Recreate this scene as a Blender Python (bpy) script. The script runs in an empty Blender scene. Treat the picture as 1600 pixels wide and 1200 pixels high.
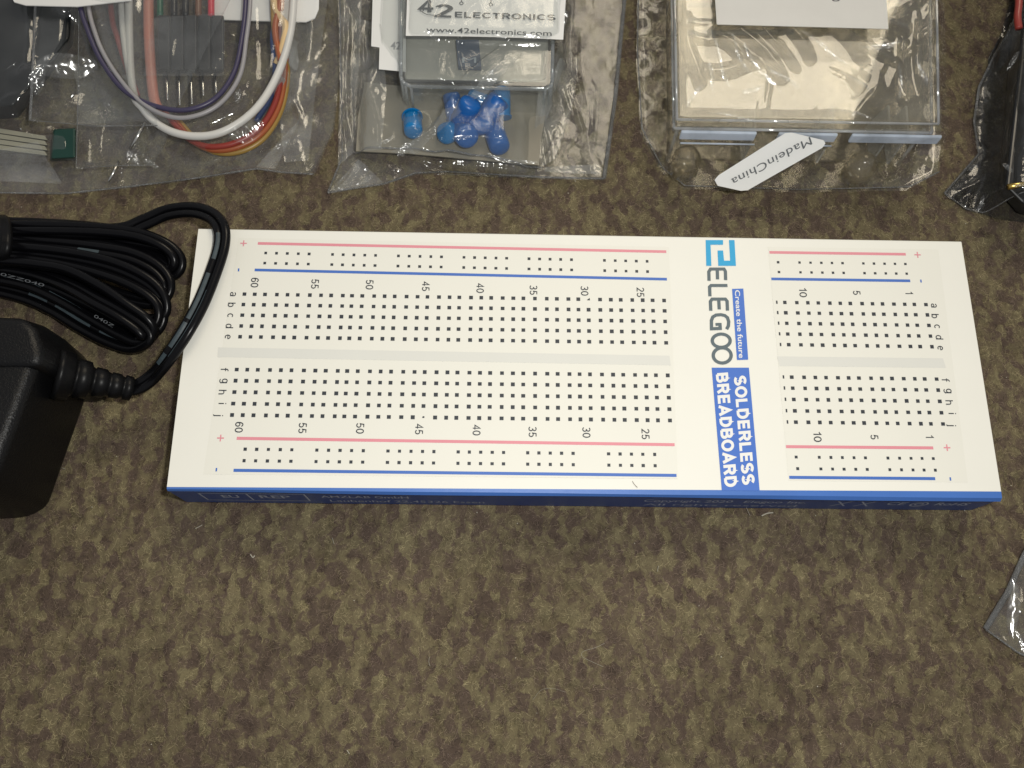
import bpy, bmesh, math, random
import numpy as np
from mathutils import Vector, Matrix
R_ = math.radians
rng = np.random.default_rng(7); random.seed(7)
sc = bpy.context.scene
C = sc.collection
MM = 0.001
# ------------------------------------------------------------------ camera
F_PX = 1500.0
CAM = np.array([66.05, -41.69, 194.8 + 14.0])            # mm; z=0 is the carpet, box top at z=14
def rotm(a, b, c):
    Rx = np.array([[1,0,0],[0,math.cos(a),-math.sin(a)],[0,math.sin(a),math.cos(a)]])
    Ry = np.array([[math.cos(b),0,math.sin(b)],[0,1,0],[-math.sin(b),0,math.cos(b)]])
    Rz = np.array([[math.cos(c),-math.sin(c),0],[math.sin(c),math.cos(c),0],[0,0,1]])
    return Rz @ Ry @ Rx
RC = rotm(0.3240, -0.0251, 0.0056)
cd = bpy.data.cameras.new('camera'); cam = bpy.data.objects.new('camera', cd); C.objects.link(cam)
m4 = Matrix([list(RC[i]) + [CAM[i]*MM] for i in range(3)] + [[0,0,0,1]])
cam.matrix_world = m4
cd.sensor_width = 36.0; cd.lens = 36.0*F_PX/1600; cd.clip_start = 0.005; cd.clip_end = 50
sc.camera = cam
# ------------------------------------------------------------------ world, lamps, exposure
w = bpy.data.worlds.new('World'); sc.world = w; w.use_nodes = True
bg = w.node_tree.nodes['Background']; bg.inputs[0].default_value = (0.97,0.98,1.0,1); bg.inputs[1].default_value = 0.27
def area(name, loc, target, size, power, col, sy=None):
    ld = bpy.data.lights.new(name, 'AREA'); ld.energy = power; ld.color = col; ld.size = size*MM
    if sy: ld.shape = 'RECTANGLE'; ld.size_y = sy*MM
    o = bpy.data.objects.new(name, ld); C.objects.link(o)
    p = Vector(loc)*MM; o.location = p
    o.rotation_euler = (Vector(target)*MM - p).to_track_quat('-Z','Y').to_euler()
    return o
area('phone_torch', (92, -30, 232), (85, 35, 0), 9, 0.37, (1.0,0.985,0.93))
area('room_lamp', (350, 880, 1010), (80, 40, 0), 520, 5.2, (1.0,0.87,0.66), 480)
sc.view_settings.view_transform = 'Standard'; sc.view_settings.look = 'None'
sc.view_settings.exposure = 0.0; sc.view_settings.gamma = 1; sc.view_settings.use_curve_mapping = False
sc.render.engine = 'CYCLES'
sc.cycles.transparent_max_bounces = 40; sc.cycles.max_bounces = 10
# ------------------------------------------------------------------ measuring helper: image pixel (1600 wide photo) to the plane z (mm)
def U(px, py, z=0.0):
    d = RC @ np.array([(px-800)/F_PX, -(py-600)/F_PX, -1.0])
    t = (z - CAM[2]) / d[2]
    return CAM + t*d
def U3(p): return U(p[0], p[1], p[2])
# ------------------------------------------------------------------ objects
def tag(o, label=None, cat=None, group=None, kind=None):
    if label: o['label'] = label
    if cat: o['category'] = cat
    if group: o['group'] = group
    if kind: o['kind'] = kind
    return o
def thing(name, label, cat, loc, group=None):
    o = bpy.data.objects.new(name, None); C.objects.link(o); o.location = Vector(loc)*MM
    o.empty_display_size = 0.01
    return tag(o, label, cat, group)
def mesh_obj(name, V, Fc, mat, parent=None, smooth=False):
    """V in mm, world coordinates"""
    off = np.zeros(3) if parent is None else np.array(world_loc(parent))/MM
    me = bpy.data.meshes.new(name)
    V = (np.asarray(V, float) - off)*MM
    me.from_pydata(V.tolist(), [], [list(map(int, f)) for f in Fc])
    me.update()
    if smooth: me.polygons.foreach_set('use_smooth', [True]*len(me.polygons))
    me.materials.append(mat)
    o = bpy.data.objects.new(name, me); C.objects.link(o)
    if parent is not None: o.parent = parent
    return o
def world_loc(o):
    v = Vector(o.location)
    while o.parent: o = o.parent; v = v + Vector(o.location)
    return v
class MB:
    def __init__(s): s.V=[]; s.F=[]
    def add(s, V, F):
        b=len(s.V); s.V += [list(map(float,v)) for v in V]; s.F += [[b+i for i in f] for f in F]; return s
    def build(s, name, mat, parent=None, smooth=False, bevel=None, sub=0, angle=None):
        o = mesh_obj(name, s.V, s.F, mat, parent, smooth)
        if bevel:
            b=o.modifiers.new('b','BEVEL'); b.width=bevel*MM; b.segments=4; b.limit_method='ANGLE'; b.angle_limit=R_(25)
        if sub:
            q=o.modifiers.new('s','SUBSURF'); q.levels=sub; q.render_levels=sub
        return o
def spline(pts, n=8):
    P=np.asarray(pts,float); P=np.vstack([2*P[0]-P[1],P,2*P[-1]-P[-2]]); out=[]
    for i in range(1,len(P)-2):
        p0,p1,p2,p3=P[i-1:i+3]
        for k in range(n):
            t=k/n
            out.append(.5*((2*p1)+(-p0+p2)*t+(2*p0-5*p1+4*p2-p3)*t*t+(-p0+3*p1-3*p2+p3)*t**3))
    out.append(P[-2]); return np.array(out)
def frames(P):
    T=np.gradient(P,axis=0); T/=np.linalg.norm(T,axis=1)[:,None]+1e-12
    up=np.array([0,0,1.0]); Nn=[];B=[]
    for t in T:
        s=np.cross(t,up)
        if np.linalg.norm(s)<1e-3: s=np.array([1.,0,0])
        s/=np.linalg.norm(s); u=np.cross(s,t); Nn.append(s);B.append(u)
    return T,np.array(Nn),np.array(B)
def tube(mb, P, r, sides=10, cap=True, flat=1.0):
    P=np.asarray(P,float); T,S,B=frames(P); n=len(P)
    r=np.broadcast_to(np.asarray(r,float),(n,)); V=[];F=[]
    for i in range(n):
        for k in range(sides):
            a=2*math.pi*k/sides
            V.append(P[i]+r[i]*(math.cos(a)*S[i]+flat*math.sin(a)*B[i]))
    for i in range(n-1):
        for k in range(sides):
            k2=(k+1)%sides; F.append([i*sides+k,i*sides+k2,(i+1)*sides+k2,(i+1)*sides+k])
    if cap: F.append(list(range(sides))[::-1]); F.append([(n-1)*sides+k for k in range(sides)])
    mb.add(V,F)
def box(mb, c, h, ax=0.0):
    ca,sa=math.cos(ax),math.sin(ax); V=[]
    for z in (-1,1):
        for y in (-1,1):
            for x in (-1,1):
                X,Y=x*h[0],y*h[1]; V.append([c[0]+X*ca-Y*sa,c[1]+X*sa+Y*ca,c[2]+z*h[2]])
    mb.add(V,[[0,2,3,1],[4,5,7,6],[0,1,5,4],[2,6,7,3],[0,4,6,2],[1,3,7,5]])
def prism(mb, bot, top):
    n=len(bot); V=list(bot)+list(top); F=[list(range(n))[::-1],[n+i for i in range(n)]]
    for i in range(n): j=(i+1)%n; F.append([i,j,n+j,n+i])
    mb.add(V,F)
# ------------------------------------------------------------------ materials
def mat(name): 
    m=bpy.data.materials.new(name); m.use_nodes=True; return m, m.node_tree.nodes, m.node_tree.links
def principled(name, col, rough=.5, metal=0, spec=.5, bump=0, bscale=2000, var=0, coat=0, trans=0):
    m,N,L=mat(name); b=N['Principled BSDF']
    b.inputs['Base Color'].default_value=(*col,1); b.inputs['Roughness'].default_value=rough
    b.inputs['Metallic'].default_value=metal; b.inputs['Specular IOR Level'].default_value=spec
    b.inputs['Coat Weight'].default_value=coat
    if trans: b.inputs['Transmission Weight'].default_value=trans
    if bump or var:
        tc=N.new('ShaderNodeTexCoord'); nz=N.new('ShaderNodeTexNoise'); nz.inputs['Scale'].default_value=bscale
        nz.inputs['Detail'].default_value=4; L.new(tc.outputs['Object'],nz.inputs['Vector'])
        if bump:
            bp=N.new('ShaderNodeBump'); bp.inputs['Strength'].default_value=bump; bp.inputs['Distance'].default_value=.00012
            L.new(nz.outputs['Fac'],bp.inputs['Height']); L.new(bp.outputs[0],b.inputs['Normal'])
        if var:
            n2=N.new('ShaderNodeTexNoise'); n2.inputs['Scale'].default_value=bscale*.12; n2.inputs['Detail'].default_value=5
            L.new(tc.outputs['Object'],n2.inputs['Vector'])
            mx=N.new('ShaderNodeMix'); mx.data_type='RGBA'
            mx.inputs['A'].default_value=(*[c*(1-var) for c in col],1); mx.inputs['B'].default_value=(*[min(1,c*(1+var)) for c in col],1)
            L.new(n2.outputs['Fac'],mx.inputs['Factor']); L.new(mx.outputs['Result'],b.inputs['Base Color'])
    return m
def film_mat(name, tint=(.965,.97,.965), milk=.05, rough=.07, bump=.35, bscale=250, milkcol=(.8,.82,.84), ior=1.5, gloss=1.0):
    """thin clear plastic: transparent + fresnel gloss + a little milky scatter, fine crinkle bump"""
    m,N,L=mat(name); N.remove(N['Principled BSDF']); out=N['Material Output']
    tr=N.new('ShaderNodeBsdfTransparent'); tr.inputs[0].default_value=(*tint,1)
    gl=N.new('ShaderNodeBsdfGlossy'); gl.inputs['Roughness'].default_value=rough; gl.inputs[0].default_value=(gloss,gloss,gloss,1)
    df=N.new('ShaderNodeBsdfDiffuse'); df.inputs[0].default_value=(*milkcol,1)
    tl=N.new('ShaderNodeBsdfTranslucent'); tl.inputs[0].default_value=(*milkcol,1)
    ad=N.new('ShaderNodeMixShader'); ad.inputs[0].default_value=.35; L.new(df.outputs[0],ad.inputs[1]); L.new(tl.outputs[0],ad.inputs[2])
    tc=N.new('ShaderNodeTexCoord')
    nz=N.new('ShaderNodeTexNoise'); nz.inputs['Scale'].default_value=bscale; nz.inputs['Detail'].default_value=3; nz.inputs['Distortion'].default_value=1.2
    L.new(tc.outputs['Object'],nz.inputs['Vector'])
    vo=N.new('ShaderNodeTexVoronoi'); vo.feature='DISTANCE_TO_EDGE'; vo.inputs['Scale'].default_value=bscale*.45
    mixv=N.new('ShaderNodeVectorMath'); mixv.operation='MULTIPLY_ADD'
    mixv.inputs[1].default_value=(.006,.006,.006); L.new(nz.outputs['Color'],mixv.inputs[0]); L.new(tc.outputs['Object'],mixv.inputs[2])
    L.new(mixv.outputs[0],vo.inputs['Vector'])
    mp=N.new('ShaderNodeMapRange'); mp.inputs[1].default_value=0; mp.inputs[2].default_value=.12; L.new(vo.outputs['Distance'],mp.inputs[0])
    sm=N.new('ShaderNodeMath'); sm.operation='MULTIPLY_ADD'; sm.inputs[1].default_value=.35; L.new(mp.outputs[0],sm.inputs[0]); L.new(nz.outputs['Fac'],sm.inputs[2])
    bp=N.new('ShaderNodeBump'); bp.inputs['Strength'].default_value=bump; bp.inputs['Distance'].default_value=.0008
    L.new(sm.outputs[0],bp.inputs['Height'])
    for s in (gl,df,tl): L.new(bp.outputs[0],s.inputs['Normal'])
    fr=N.new('ShaderNodeFresnel'); gb=N.new('ShaderNodeNewGeometry'); io=N.new('ShaderNodeMapRange'); io.inputs[3].default_value=ior; io.inputs[4].default_value=1/ior
    L.new(gb.outputs['Backfacing'],io.inputs[0]); L.new(io.outputs[0],fr.inputs['IOR']); L.new(bp.outputs[0],fr.inputs['Normal'])
    # dust and scuffs make the milkiness uneven
    n3=N.new('ShaderNodeTexNoise'); n3.inputs['Scale'].default_value=90; n3.inputs['Detail'].default_value=6; L.new(tc.outputs['Object'],n3.inputs['Vector'])
    mr=N.new('ShaderNodeMapRange'); mr.inputs[1].default_value=.35; mr.inputs[2].default_value=.7; mr.inputs[3].default_value=milk*.5; mr.inputs[4].default_value=milk*1.6
    L.new(n3.outputs['Fac'],mr.inputs[0])
    m1=N.new('ShaderNodeMixShader'); L.new(mr.outputs[0],m1.inputs[0]); L.new(tr.outputs[0],m1.inputs[1]); L.new(ad.outputs[0],m1.inputs[2])
    m2=N.new('ShaderNodeMixShader'); L.new(fr.outputs[0],m2.inputs[0]); L.new(m1.outputs[0],m2.inputs[1]); L.new(gl.outputs[0],m2.inputs[2])
    L.new(m2.outputs[0],out.inputs['Surface'])
    return m
# ------------------------------------------------------------------ carpet
def carpet_colour(N, L, vec):
    """twisted yarn ends: each tuft olive, khaki or brown, edges broken up by noise"""
    wn=N.new('ShaderNodeTexNoise'); wn.inputs['Scale'].default_value=420; wn.inputs['Detail'].default_value=3; L.new(vec,wn.inputs['Vector'])
    ws=N.new('ShaderNodeVectorMath'); ws.operation='SUBTRACT'; ws.inputs[1].default_value=(.5,.5,.5); L.new(wn.outputs['Color'],ws.inputs[0])
    wa=N.new('ShaderNodeVectorMath'); wa.operation='MULTIPLY_ADD'; wa.inputs[1].default_value=(.0045,.0045,0); L.new(ws.outputs[0],wa.inputs[0]); L.new(vec,wa.inputs[2])
    mp=N.new('ShaderNodeMapping'); mp.inputs['Scale'].default_value=(1.0,.55,0.0); mp.inputs['Rotation'].default_value=(0,0,.06); L.new(wa.outputs[0],mp.inputs[0])
    vo=N.new('ShaderNodeTexVoronoi'); vo.voronoi_dimensions='2D'; vo.feature='SMOOTH_F1'; vo.inputs['Scale'].default_value=590; vo.inputs['Smoothness'].default_value=.2; L.new(mp.outputs[0],vo.inputs['Vector'])
    sx=N.new('ShaderNodeSeparateColor'); L.new(vo.outputs['Color'],sx.inputs[0])
    n1=N.new('ShaderNodeTexNoise'); n1.inputs['Scale'].default_value=430; n1.inputs['Detail'].default_value=5; n1.inputs['Roughness'].default_value=.7; L.new(mp.outputs[0],n1.inputs['Vector'])
    am=N.new('ShaderNodeMath'); am.operation='MULTIPLY_ADD'; am.inputs[1].default_value=.36; L.new(sx.outputs[0],am.inputs[0])
    bm2=N.new('ShaderNodeMath'); bm2.operation='MULTIPLY_ADD'; bm2.inputs[1].default_value=1.25; bm2.inputs[2].default_value=-.29; L.new(n1.outputs['Fac'],bm2.inputs[0]); L.new(bm2.outputs[0],am.inputs[2])
    r=N.new('ShaderNodeValToRGB'); e=r.color_ramp.elements
    e[0].position=.22; e[0].color=(.102,.074,.059,1); e[1].position=.80; e[1].color=(.226,.192,.110,1)
    k=e.new(.42); k.color=(.126,.094,.070,1); k=e.new(.58); k.color=(.170,.139,.084,1)
    L.new(am.outputs[0],r.inputs[0])
    n2=N.new('ShaderNodeTexNoise'); n2.inputs['Scale'].default_value=28; n2.inputs['Detail'].default_value=2; L.new(vec,n2.inputs['Vector'])
    r2=N.new('ShaderNodeMapRange'); r2.inputs[1].default_value=.3; r2.inputs[2].default_value=.7; r2.inputs[3].default_value=.86; r2.inputs[4].default_value=1.12
    L.new(n2.outputs['Fac'],r2.inputs[0])
    mx=N.new('ShaderNodeVectorMath'); mx.operation='SCALE'; L.new(r.outputs[0],mx.inputs[0]); L.new(r2.outputs[0],mx.inputs['Scale'])
    return mx.outputs[0]
mc,N,L=mat('carpet_backing'); b=N['Principled BSDF']; b.inputs['Roughness'].default_value=.95; b.inputs['Specular IOR Level'].default_value=.1
g=N.new('ShaderNodeNewGeometry'); col=carpet_colour(N,L,g.outputs['Position'])
sc2=N.new('ShaderNodeVectorMath'); sc2.operation='SCALE'; sc2.inputs['Scale'].default_value=.8; L.new(col,sc2.inputs[0]); L.new(sc2.outputs[0],b.inputs['Base Color'])
fb=N.new('ShaderNodeTexNoise'); fb.inputs['Scale'].default_value=2600; fb.inputs['Detail'].default_value=3; L.new(g.outputs['Position'],fb.inputs['Vector'])
bp=N.new('ShaderNodeBump'); bp.inputs['Strength'].default_value=.8; bp.inputs['Distance'].default_value=.0004; L.new(fb.outputs['Fac'],bp.inputs['Height']); L.new(bp.outputs[0],b.inputs['Normal'])
mf,N,L=mat('carpet_fibre'); b=N['Principled BSDF']; b.inputs['Roughness'].default_value=.6; b.inputs['Specular IOR Level'].default_value=.25
g=N.new('ShaderNodeNewGeometry'); col=carpet_colour(N,L,g.outputs['Position'])
hi=N.new('ShaderNodeHairInfo'); mr=N.new('ShaderNodeMapRange'); mr.inputs[3].default_value=.32; mr.inputs[4].default_value=2.35; L.new(hi.outputs['Random'],mr.inputs[0])
s3=N.new('ShaderNodeVectorMath'); s3.operation='SCALE'; L.new(col,s3.inputs[0]); L.new(mr.outputs[0],s3.inputs['Scale']); L.new(s3.outputs[0],b.inputs['Base Color'])
# tuft height field (jittered tufts in loose rows)
TX,TY=2.7,3.5
_j=np.random.default_rng(3).uniform(-.36,.36,(400,400,2)); _a=np.random.default_rng(4).uniform(.45,1.0,(400,400))
def tuft(x,y):
    x=np.asarray(x,float); y=np.asarray(y,float); gi=np.floor(x/TX).astype(int); gj=np.floor(y/TY).astype(int); h=np.zeros_like(x)
    for di in (-1,0,1):
        for dj in (-1,0,1):
            i=gi+di; j=gj+dj; jj=_j[i%400,j%400]
            cx=(i+.5+jj[...,0]+.5*(j%2))*TX-0; cy=(j+.5+jj[...,1])*TY
            d=((x-cx)/TX)**2+((y-cy)/TY)**2
            h=np.maximum(h,_a[i%400,j%400]*np.clip(1-d*1.9,0,1))
    return np.sqrt(h)*1.9-1.6
nx,ny=460,380
xs=np.linspace(-125,275,nx); ys=np.linspace(-125,235,ny); X,Y=np.meshgrid(xs,ys); Z=tuft(X,Y)-.15
V=np.stack([X.ravel(),Y.ravel(),Z.ravel()],1)
idx=np.arange(nx*ny).reshape(ny,nx); Fq=np.stack([idx[:-1,:-1].ravel(),idx[:-1,1:].ravel(),idx[1:,1:].ravel(),idx[1:,:-1].ravel()],1)
carpet=mesh_obj('carpet',V,Fq,mc,smooth=True); tag(carpet,'mottled olive and brown short pile carpet under everything','carpet',kind='structure')
fl=MB(); fl.add([(-1500,-1500,-1.6),(1600,-1500,-1.6),(1600,1600,-1.6),(-1500,1600,-1.6)],[[0,1,2,3]])
tag(fl.build('floor',mc),'carpet floor reaching out beyond the frame','floor',kind='structure')
NF=620000
fx=rng.uniform(-118,262,NF); fy=rng.uniform(-118,180,NF); fz=tuft(fx,fy)
ang=rng.uniform(0,2*math.pi,NF); Ln=rng.uniform(.7,1.8,NF); Ln=np.where(rng.random(NF)<.03,Ln*2.2,Ln); K=6
P=np.zeros((NF,K,3)); P[:,0]=np.stack([fx,fy,fz-.25],1)
step=Ln/(K-1); curl=rng.normal(0,.55,NF); lift=rng.uniform(.1,.9,NF)
for k in range(1,K):
    ang=ang+curl+rng.normal(0,.25,NF); e=lift*(1-k/(K-1)*1.7)
    P[:,k]=P[:,k-1]+np.stack([np.cos(ang)*np.cos(e),np.sin(ang)*np.cos(e),np.sin(e)],1)*step[:,None]
hc=bpy.data.hair_curves.new('carpet_pile'); hc.add_curves([K]*NF)
hc.attributes['position'].data.foreach_set('vector',(P*MM).astype(np.float32).ravel())
ra=hc.attributes.get('radius') or hc.attributes.new('radius','FLOAT','POINT')
ra.data.foreach_set('value',np.tile(np.array([.031,.031,.029,.026,.021,.012],np.float32)*MM,NF))
hc.materials.append(mf); ho=bpy.data.objects.new('carpet_pile',hc); C.objects.link(ho)
tag(ho,'fuzzy olive and brown carpet fibres','carpet pile',kind='stuff')
# ------------------------------------------------------------------ breadboard box
ZT=14.0
W,D=173.0,59.6
m_card=principled('white_card',(.81,.80,.735),.42,bump=.12,bscale=900,var=.022,spec=.4)
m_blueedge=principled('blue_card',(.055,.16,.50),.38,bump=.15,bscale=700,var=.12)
m_blueface=principled('blue_card_shaded',(.022,.062,.23),.4,bump=.1,bscale=700,var=.06)  # same blue card; the shade on the side is put into the colour
m_pboard=principled('printed_board_grey',(.78,.77,.70),.42,var=.012,bscale=900,spec=.4)
m_pchan=principled('printed_channel_grey',(.69,.69,.645),.42,var=.02,bscale=900,spec=.4)
m_ink=principled('dark_ink',(.028,.034,.045),.45)
m_pink=principled('pink_ink',(.72,.27,.32),.45,var=.05,bscale=1500)
m_bline=principled('blue_ink',(.055,.15,.50),.45,var=.06,bscale=1500)
m_cyan=principled('cyan_ink',(.02,.36,.66),.45,var=.04,bscale=1500)
m_gink=principled('grey_ink',(.10,.135,.155),.45)
m_banner=principled('banner_blue',(.06,.165,.56),.42,var=.04,bscale=1500)
m_wink=principled('white_ink',(.80,.80,.78),.45)
m_sink=principled('pale_side_ink',(.36,.40,.52),.45)
bx=thing('breadboard_box','long white and blue cardboard box printed with a dotted breadboard, lying flat on the carpet','box',(W/2,D/2,0))
# shell: top plate, rolled lower edge, side walls
mb=MB(); ny_=1
fbx=np.linspace(0,W,40)
def y_white(x): return 0.55+0.95*(x/W)             # where the white stops and the blue strip begins
# white top: polygon strip with real thickness to the walls
top=[]; 
for i,x in enumerate(fbx): top += [(x,y_white(x),ZT+.04*math.sin(x*.05)),(x,D-.25,ZT)]
Fm=[[2*i,2*i+2,2*i+3,2*i+1] for i in range(len(fbx)-1)]
mb.add(top,Fm)
# rounded back edge and back wall, side walls
def wallstrip(mb,pts_a,pts_b): # quads between two polylines
    n=len(pts_a); mb.add(list(pts_a)+list(pts_b),[[i,i+1,n+i+1,n+i] for i in range(n-1)])
rng2=[(D-.25,ZT),(D-.05,ZT-.1),(D,ZT-.35),(D-.1,.2)]
for (y0,z0),(y1,z1) in zip(rng2[:-1],rng2[1:]): mb.add([(0,y0,z0),(W,y0,z0),(W,y1,z1),(0,y1,z1)],[[1,0,3,2]])
for x in (0,W):
    s=-.12 if x==0 else .12
    mb.add([(x,.3,ZT-.05),(x,D-.25,ZT),(x+s,D-.3,ZT-.4),(x+s,.1,ZT-.6),(x,D-.3,.2),(x,.4,.2)],[[0,1,2,3],[3,2,4,5]])
mb.add([(0,.4,.2),(W,.4,.2),(W,D-.1,.2),(0,D-.1,.2)],[[0,3,2,1]])
shell=mb.build('carton',m_card,bx); 
# blue lower strip: lid edge with folded rim, then side face leaning under
mb=MB(); prof=[]
A=[(x,y_white(x),ZT+.04*math.sin(x*.05)) for x in fbx]
B=[(x,.12+.04*math.sin(x*.11),ZT-.06+.03*math.sin(x*.05)) for x in fbx]
Cc=[(x,-.22-.28*(x/W)+.10*math.sin(x*.07+1),ZT-.75-.2*math.sin(x*.043)**2) for x in fbx]
Dd=[(x,-.05,ZT-1.7+.25*math.sin(x*.06)) for x in fbx]
for a,b2 in ((A,B),(B,Cc),(Cc,Dd)): wallstrip(mb,b2,a)
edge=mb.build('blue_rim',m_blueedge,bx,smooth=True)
mb=MB(); 
E1=[(x,-.02,ZT-1.6+.25*math.sin(x*.06)) for x in fbx]; E2=[(x,.25,.2) for x in fbx]
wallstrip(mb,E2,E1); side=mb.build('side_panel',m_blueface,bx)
# print helpers on the box top
SH=np.array([0,0,0.])
def T(px,py): return U(px,py,ZT)[:2]
def lay(mb,polys,z):
    for p in polys: mb.add([(q[0],q[1],z) for q in p],[list(range(len(p)))])
def ccw(p):
    p=[tuple(q) for q in p]; a=sum(p[i][0]*p[(i+1)%len(p)][1]-p[(i+1)%len(p)][0]*p[i][1] for i in range(len(p)))
    return p if a>0 else p[::-1]
def quadpx(*pts): return ccw([T(*q) for q in pts])
ZP=ZT+.06
def sheet(name,polys,m,z,label=None):
    mb=MB(); lay(mb,[ccw(p) for p in polys],z); o=mb.build(name,m,bx)
    if label: o['label']=label
    return o
# printed board areas and centre channels
sheet('printed_board',[quadpx((373,372),(1045,386),(1059,748),(318,741))],m_pboard,ZP,'pale grey printed breadboard picture left of the logo')
sheet('printed_board',[quadpx((1200,386),(1466,390),(1512,754),(1232,751))],m_pboard,ZP,'pale grey printed breadboard picture right of the logo')
sheet('centre_channel',[quadpx((341,543),(1046,556),(1048,571),(340,558))],m_pchan,ZP+.03)
sheet('centre_channel',[quadpx((1214,557),(1473,560),(1478,575),(1218,572))],m_pchan,ZP+.03)
def line(p,q,w):
    a=T(*p);b=T(*q);d=(b-a)/np.linalg.norm(b-a);n=np.array([-d[1],d[0]])*w/2
    return ccw([a+n,b+n,b-n,a-n])
pk=[((403,380.5),(1041,393.5)),((370,685),(1054,695)),((1202,394.5),(1415,397.5)),((1228,698),(1458,700))]
bl=[((398,422),(1042,436.5)),((365,735),(1057,743)),((1205,436),(1422,439)),((1233,746),(1461,748))]
for p,q in pk: sheet('rail_line',[line(p,q,.66)],m_pink,ZP+.03,'pink printed rail line')
for p,q in bl: sheet('rail_line',[line(p,q,.66)],m_bline,ZP+.03,'blue printed rail line')
# holes
colL=[470,527,584,650,709,766,833,895,951,1016,1067,1124,1190,1248,1304,1370,1431,1486,1550]
colL=[250+v/3.5556 for v in colL]; yL=[459.8+(v-colL[0])*(13.1/668) for v in colL]
c2=[680+v/3.5556 for v in [80,134,199,256,311,375,434,490,554,620,676,740,795,851,916,976,1031,1095,1153,1208,1272]]
colL+=c2; cxL=[T(v,459.8+(v-382)*.0213)[0] for v in colL]
colR=[1080+v/3.2 for v in (468,528,583,635,693,745,795,854,906,956,1013,1067,1115,1173)]
cxR=[T(v,474+(v-1226)*.0115)[0] for v in colR]; half=T(1080+424/3.2,474)[0]
rowpy=[459.8,476.1,492.7,509.6,526.4,577.6,595.0,612.8,630.8,648.6]
rowpx=[382.2,380.2,378.4,376.5,374.6,369,367.2,365.2,363.2,361]
rowY=[T(a,b)[1] for a,b in zip(rowpx,rowpy)]
def sq(cx,cy,s): 
    a=s/2*random.uniform(.95,1.06); b=s/2*random.uniform(.95,1.06); return [(cx-a,cy-b),(cx+a,cy-b),(cx+a,cy+b),(cx-a,cy+b)]
for r,y in enumerate(rowY):
    if r in (0,5): HL=[];HRt=[]
    for c,x in enumerate(cxL):
        if r==9 and c==17: HL.append([(x-.2,y-.12),(x+.28,y-.12),(x+.28,y+.25),(x-.1,y+.25)]); continue
        if r==0 and c==32: HL.append([(x-.4,y-.2),(x+.35,y-.25),(x+.3,y+.35)]); continue
        HL.append(sq(x,y,.82))
    for x in cxR: HRt.append(sq(x,y-.02,.80))
    HRt.append([(half,y-.38),(half+.34,y-.38),(half+.34,y+.38),(half,y+.38)])
    if r in (4,9): sheet('hole_pattern',HL,m_ink,ZP+.06); sheet('hole_pattern',HRt,m_ink,ZP+.06)
HR=[]
def flush():
    global HR
    sheet('rail_hole_pattern',HR,m_ink,ZP+.06); HR=[]
r5=lambda v:250+v/3.5556
r7=lambda v:680+v/3.5556
tl=[r5(v) for v in (588,648,708,769,829,959,1018,1078,1138,1198,1325,1385,1445,1505,1564)]+[r7(v) for v in (160,219,278,338,397,521,580,638,697,757,940,1000,1058,1117,1177)]
for v in tl:
    k=(v-415)/(1011-415)
    a=T(v,395.6+k*13); HR.append(sq(a[0],a[1],.62)); b2=T(v,411.4+k*13.2); HR.append(sq(a[0],b2[1],.62))
flush()
bl_=[r5(v) for v in (474,538,603,669,733,872,937,1001,1065,1130,1267,1331,1395,1459,1522)]+[r7(v) for v in (128,190,253,317,380,514,576,639,702,766,963,1027,1090,1153,1219)]
for v in bl_:
    k=(v-383)/(1023-383)
    a=T(v,702+k*8.2); HR.append(sq(a[0],a[1],.66)); b2=T(v,720+k*7.8); HR.append(sq(a[0]+.0,b2[1],.66))
flush()
for v in (434,541,596,650,703,756,860,913,966,1018,1070):
    v=1080+v/3.2; a=T(v,410+(v-1215)*.014); HR.append(sq(a[0],a[1],.55)); b2=T(v,425.3+(v-1215)*.013); HR.append(sq(a[0],b2[1],.55))
flush()
for v in (504,615,671,726,782,837,945,1001,1056,1109,1163):
    v=1080+v/3.077; a=T(v,714.3+(v-1243)*.011); HR.append(sq(a[0],a[1],.6)); b2=T(v,732.4+(v-1243)*.011); HR.append(sq(a[0]+.1,b2[1],.6))
flush()
# ---- text
def text_mesh(s, bold=0.0, space=1.0):
    cu=bpy.data.curves.new('t','FONT'); cu.body=s; cu.size=1; cu.offset=bold; cu.resolution_u=3; cu.space_character=space
    o=bpy.data.objects.new('t',cu); C.objects.link(o); bpy.context.view_layer.update()
    me=bpy.data.meshes.new_from_object(o.evaluated_get(bpy.context.evaluated_depsgraph_get()))
    V=np.array([v.co[:] for v in me.vertices]); F=[list(p.vertices) for p in me.polygons]
    bpy.data.objects.remove(o); bpy.data.curves.remove(cu); bpy.data.meshes.remove(me)
    return V,F
CAPH=.73
def put_text(mb, s, start, end, up, bold=0.0, space=1.0):
    """start,end: 3D baseline points (mm) the ink spans; up: 3D vector of the cap height"""
    V,F=text_mesh(s,bold,space); x0,x1=V[:,0].min(),V[:,0].max()
    S=np.asarray(start,float);E=np.asarray(end,float);up=np.asarray(up,float)
    W3=S+np.outer((V[:,0]-x0)/(x1-x0),E-S)+np.outer(V[:,1]/CAPH,up)
    mb.add(W3,F)
def centred(mb,s,px,py,length,cap,z=None,bold=0.0,xh=None):
    """rotated text reading down the box, centred on a photo point"""
    c=T(px,py); z=z or ZP+.06
    V,F=text_mesh(s,bold); cx=(V[:,0].min()+V[:,0].max())/2; cy=(V[:,1].min()+V[:,1].max())/2
    sx=cap/CAPH*.92 if length is None else length/(V[:,0].max()-V[:,0].min()); sy=cap/CAPH
    mb.add([(c[0]+(v[1]-cy)*sy, c[1]-(v[0]-cx)*sx, z) for v in V],F)

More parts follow.
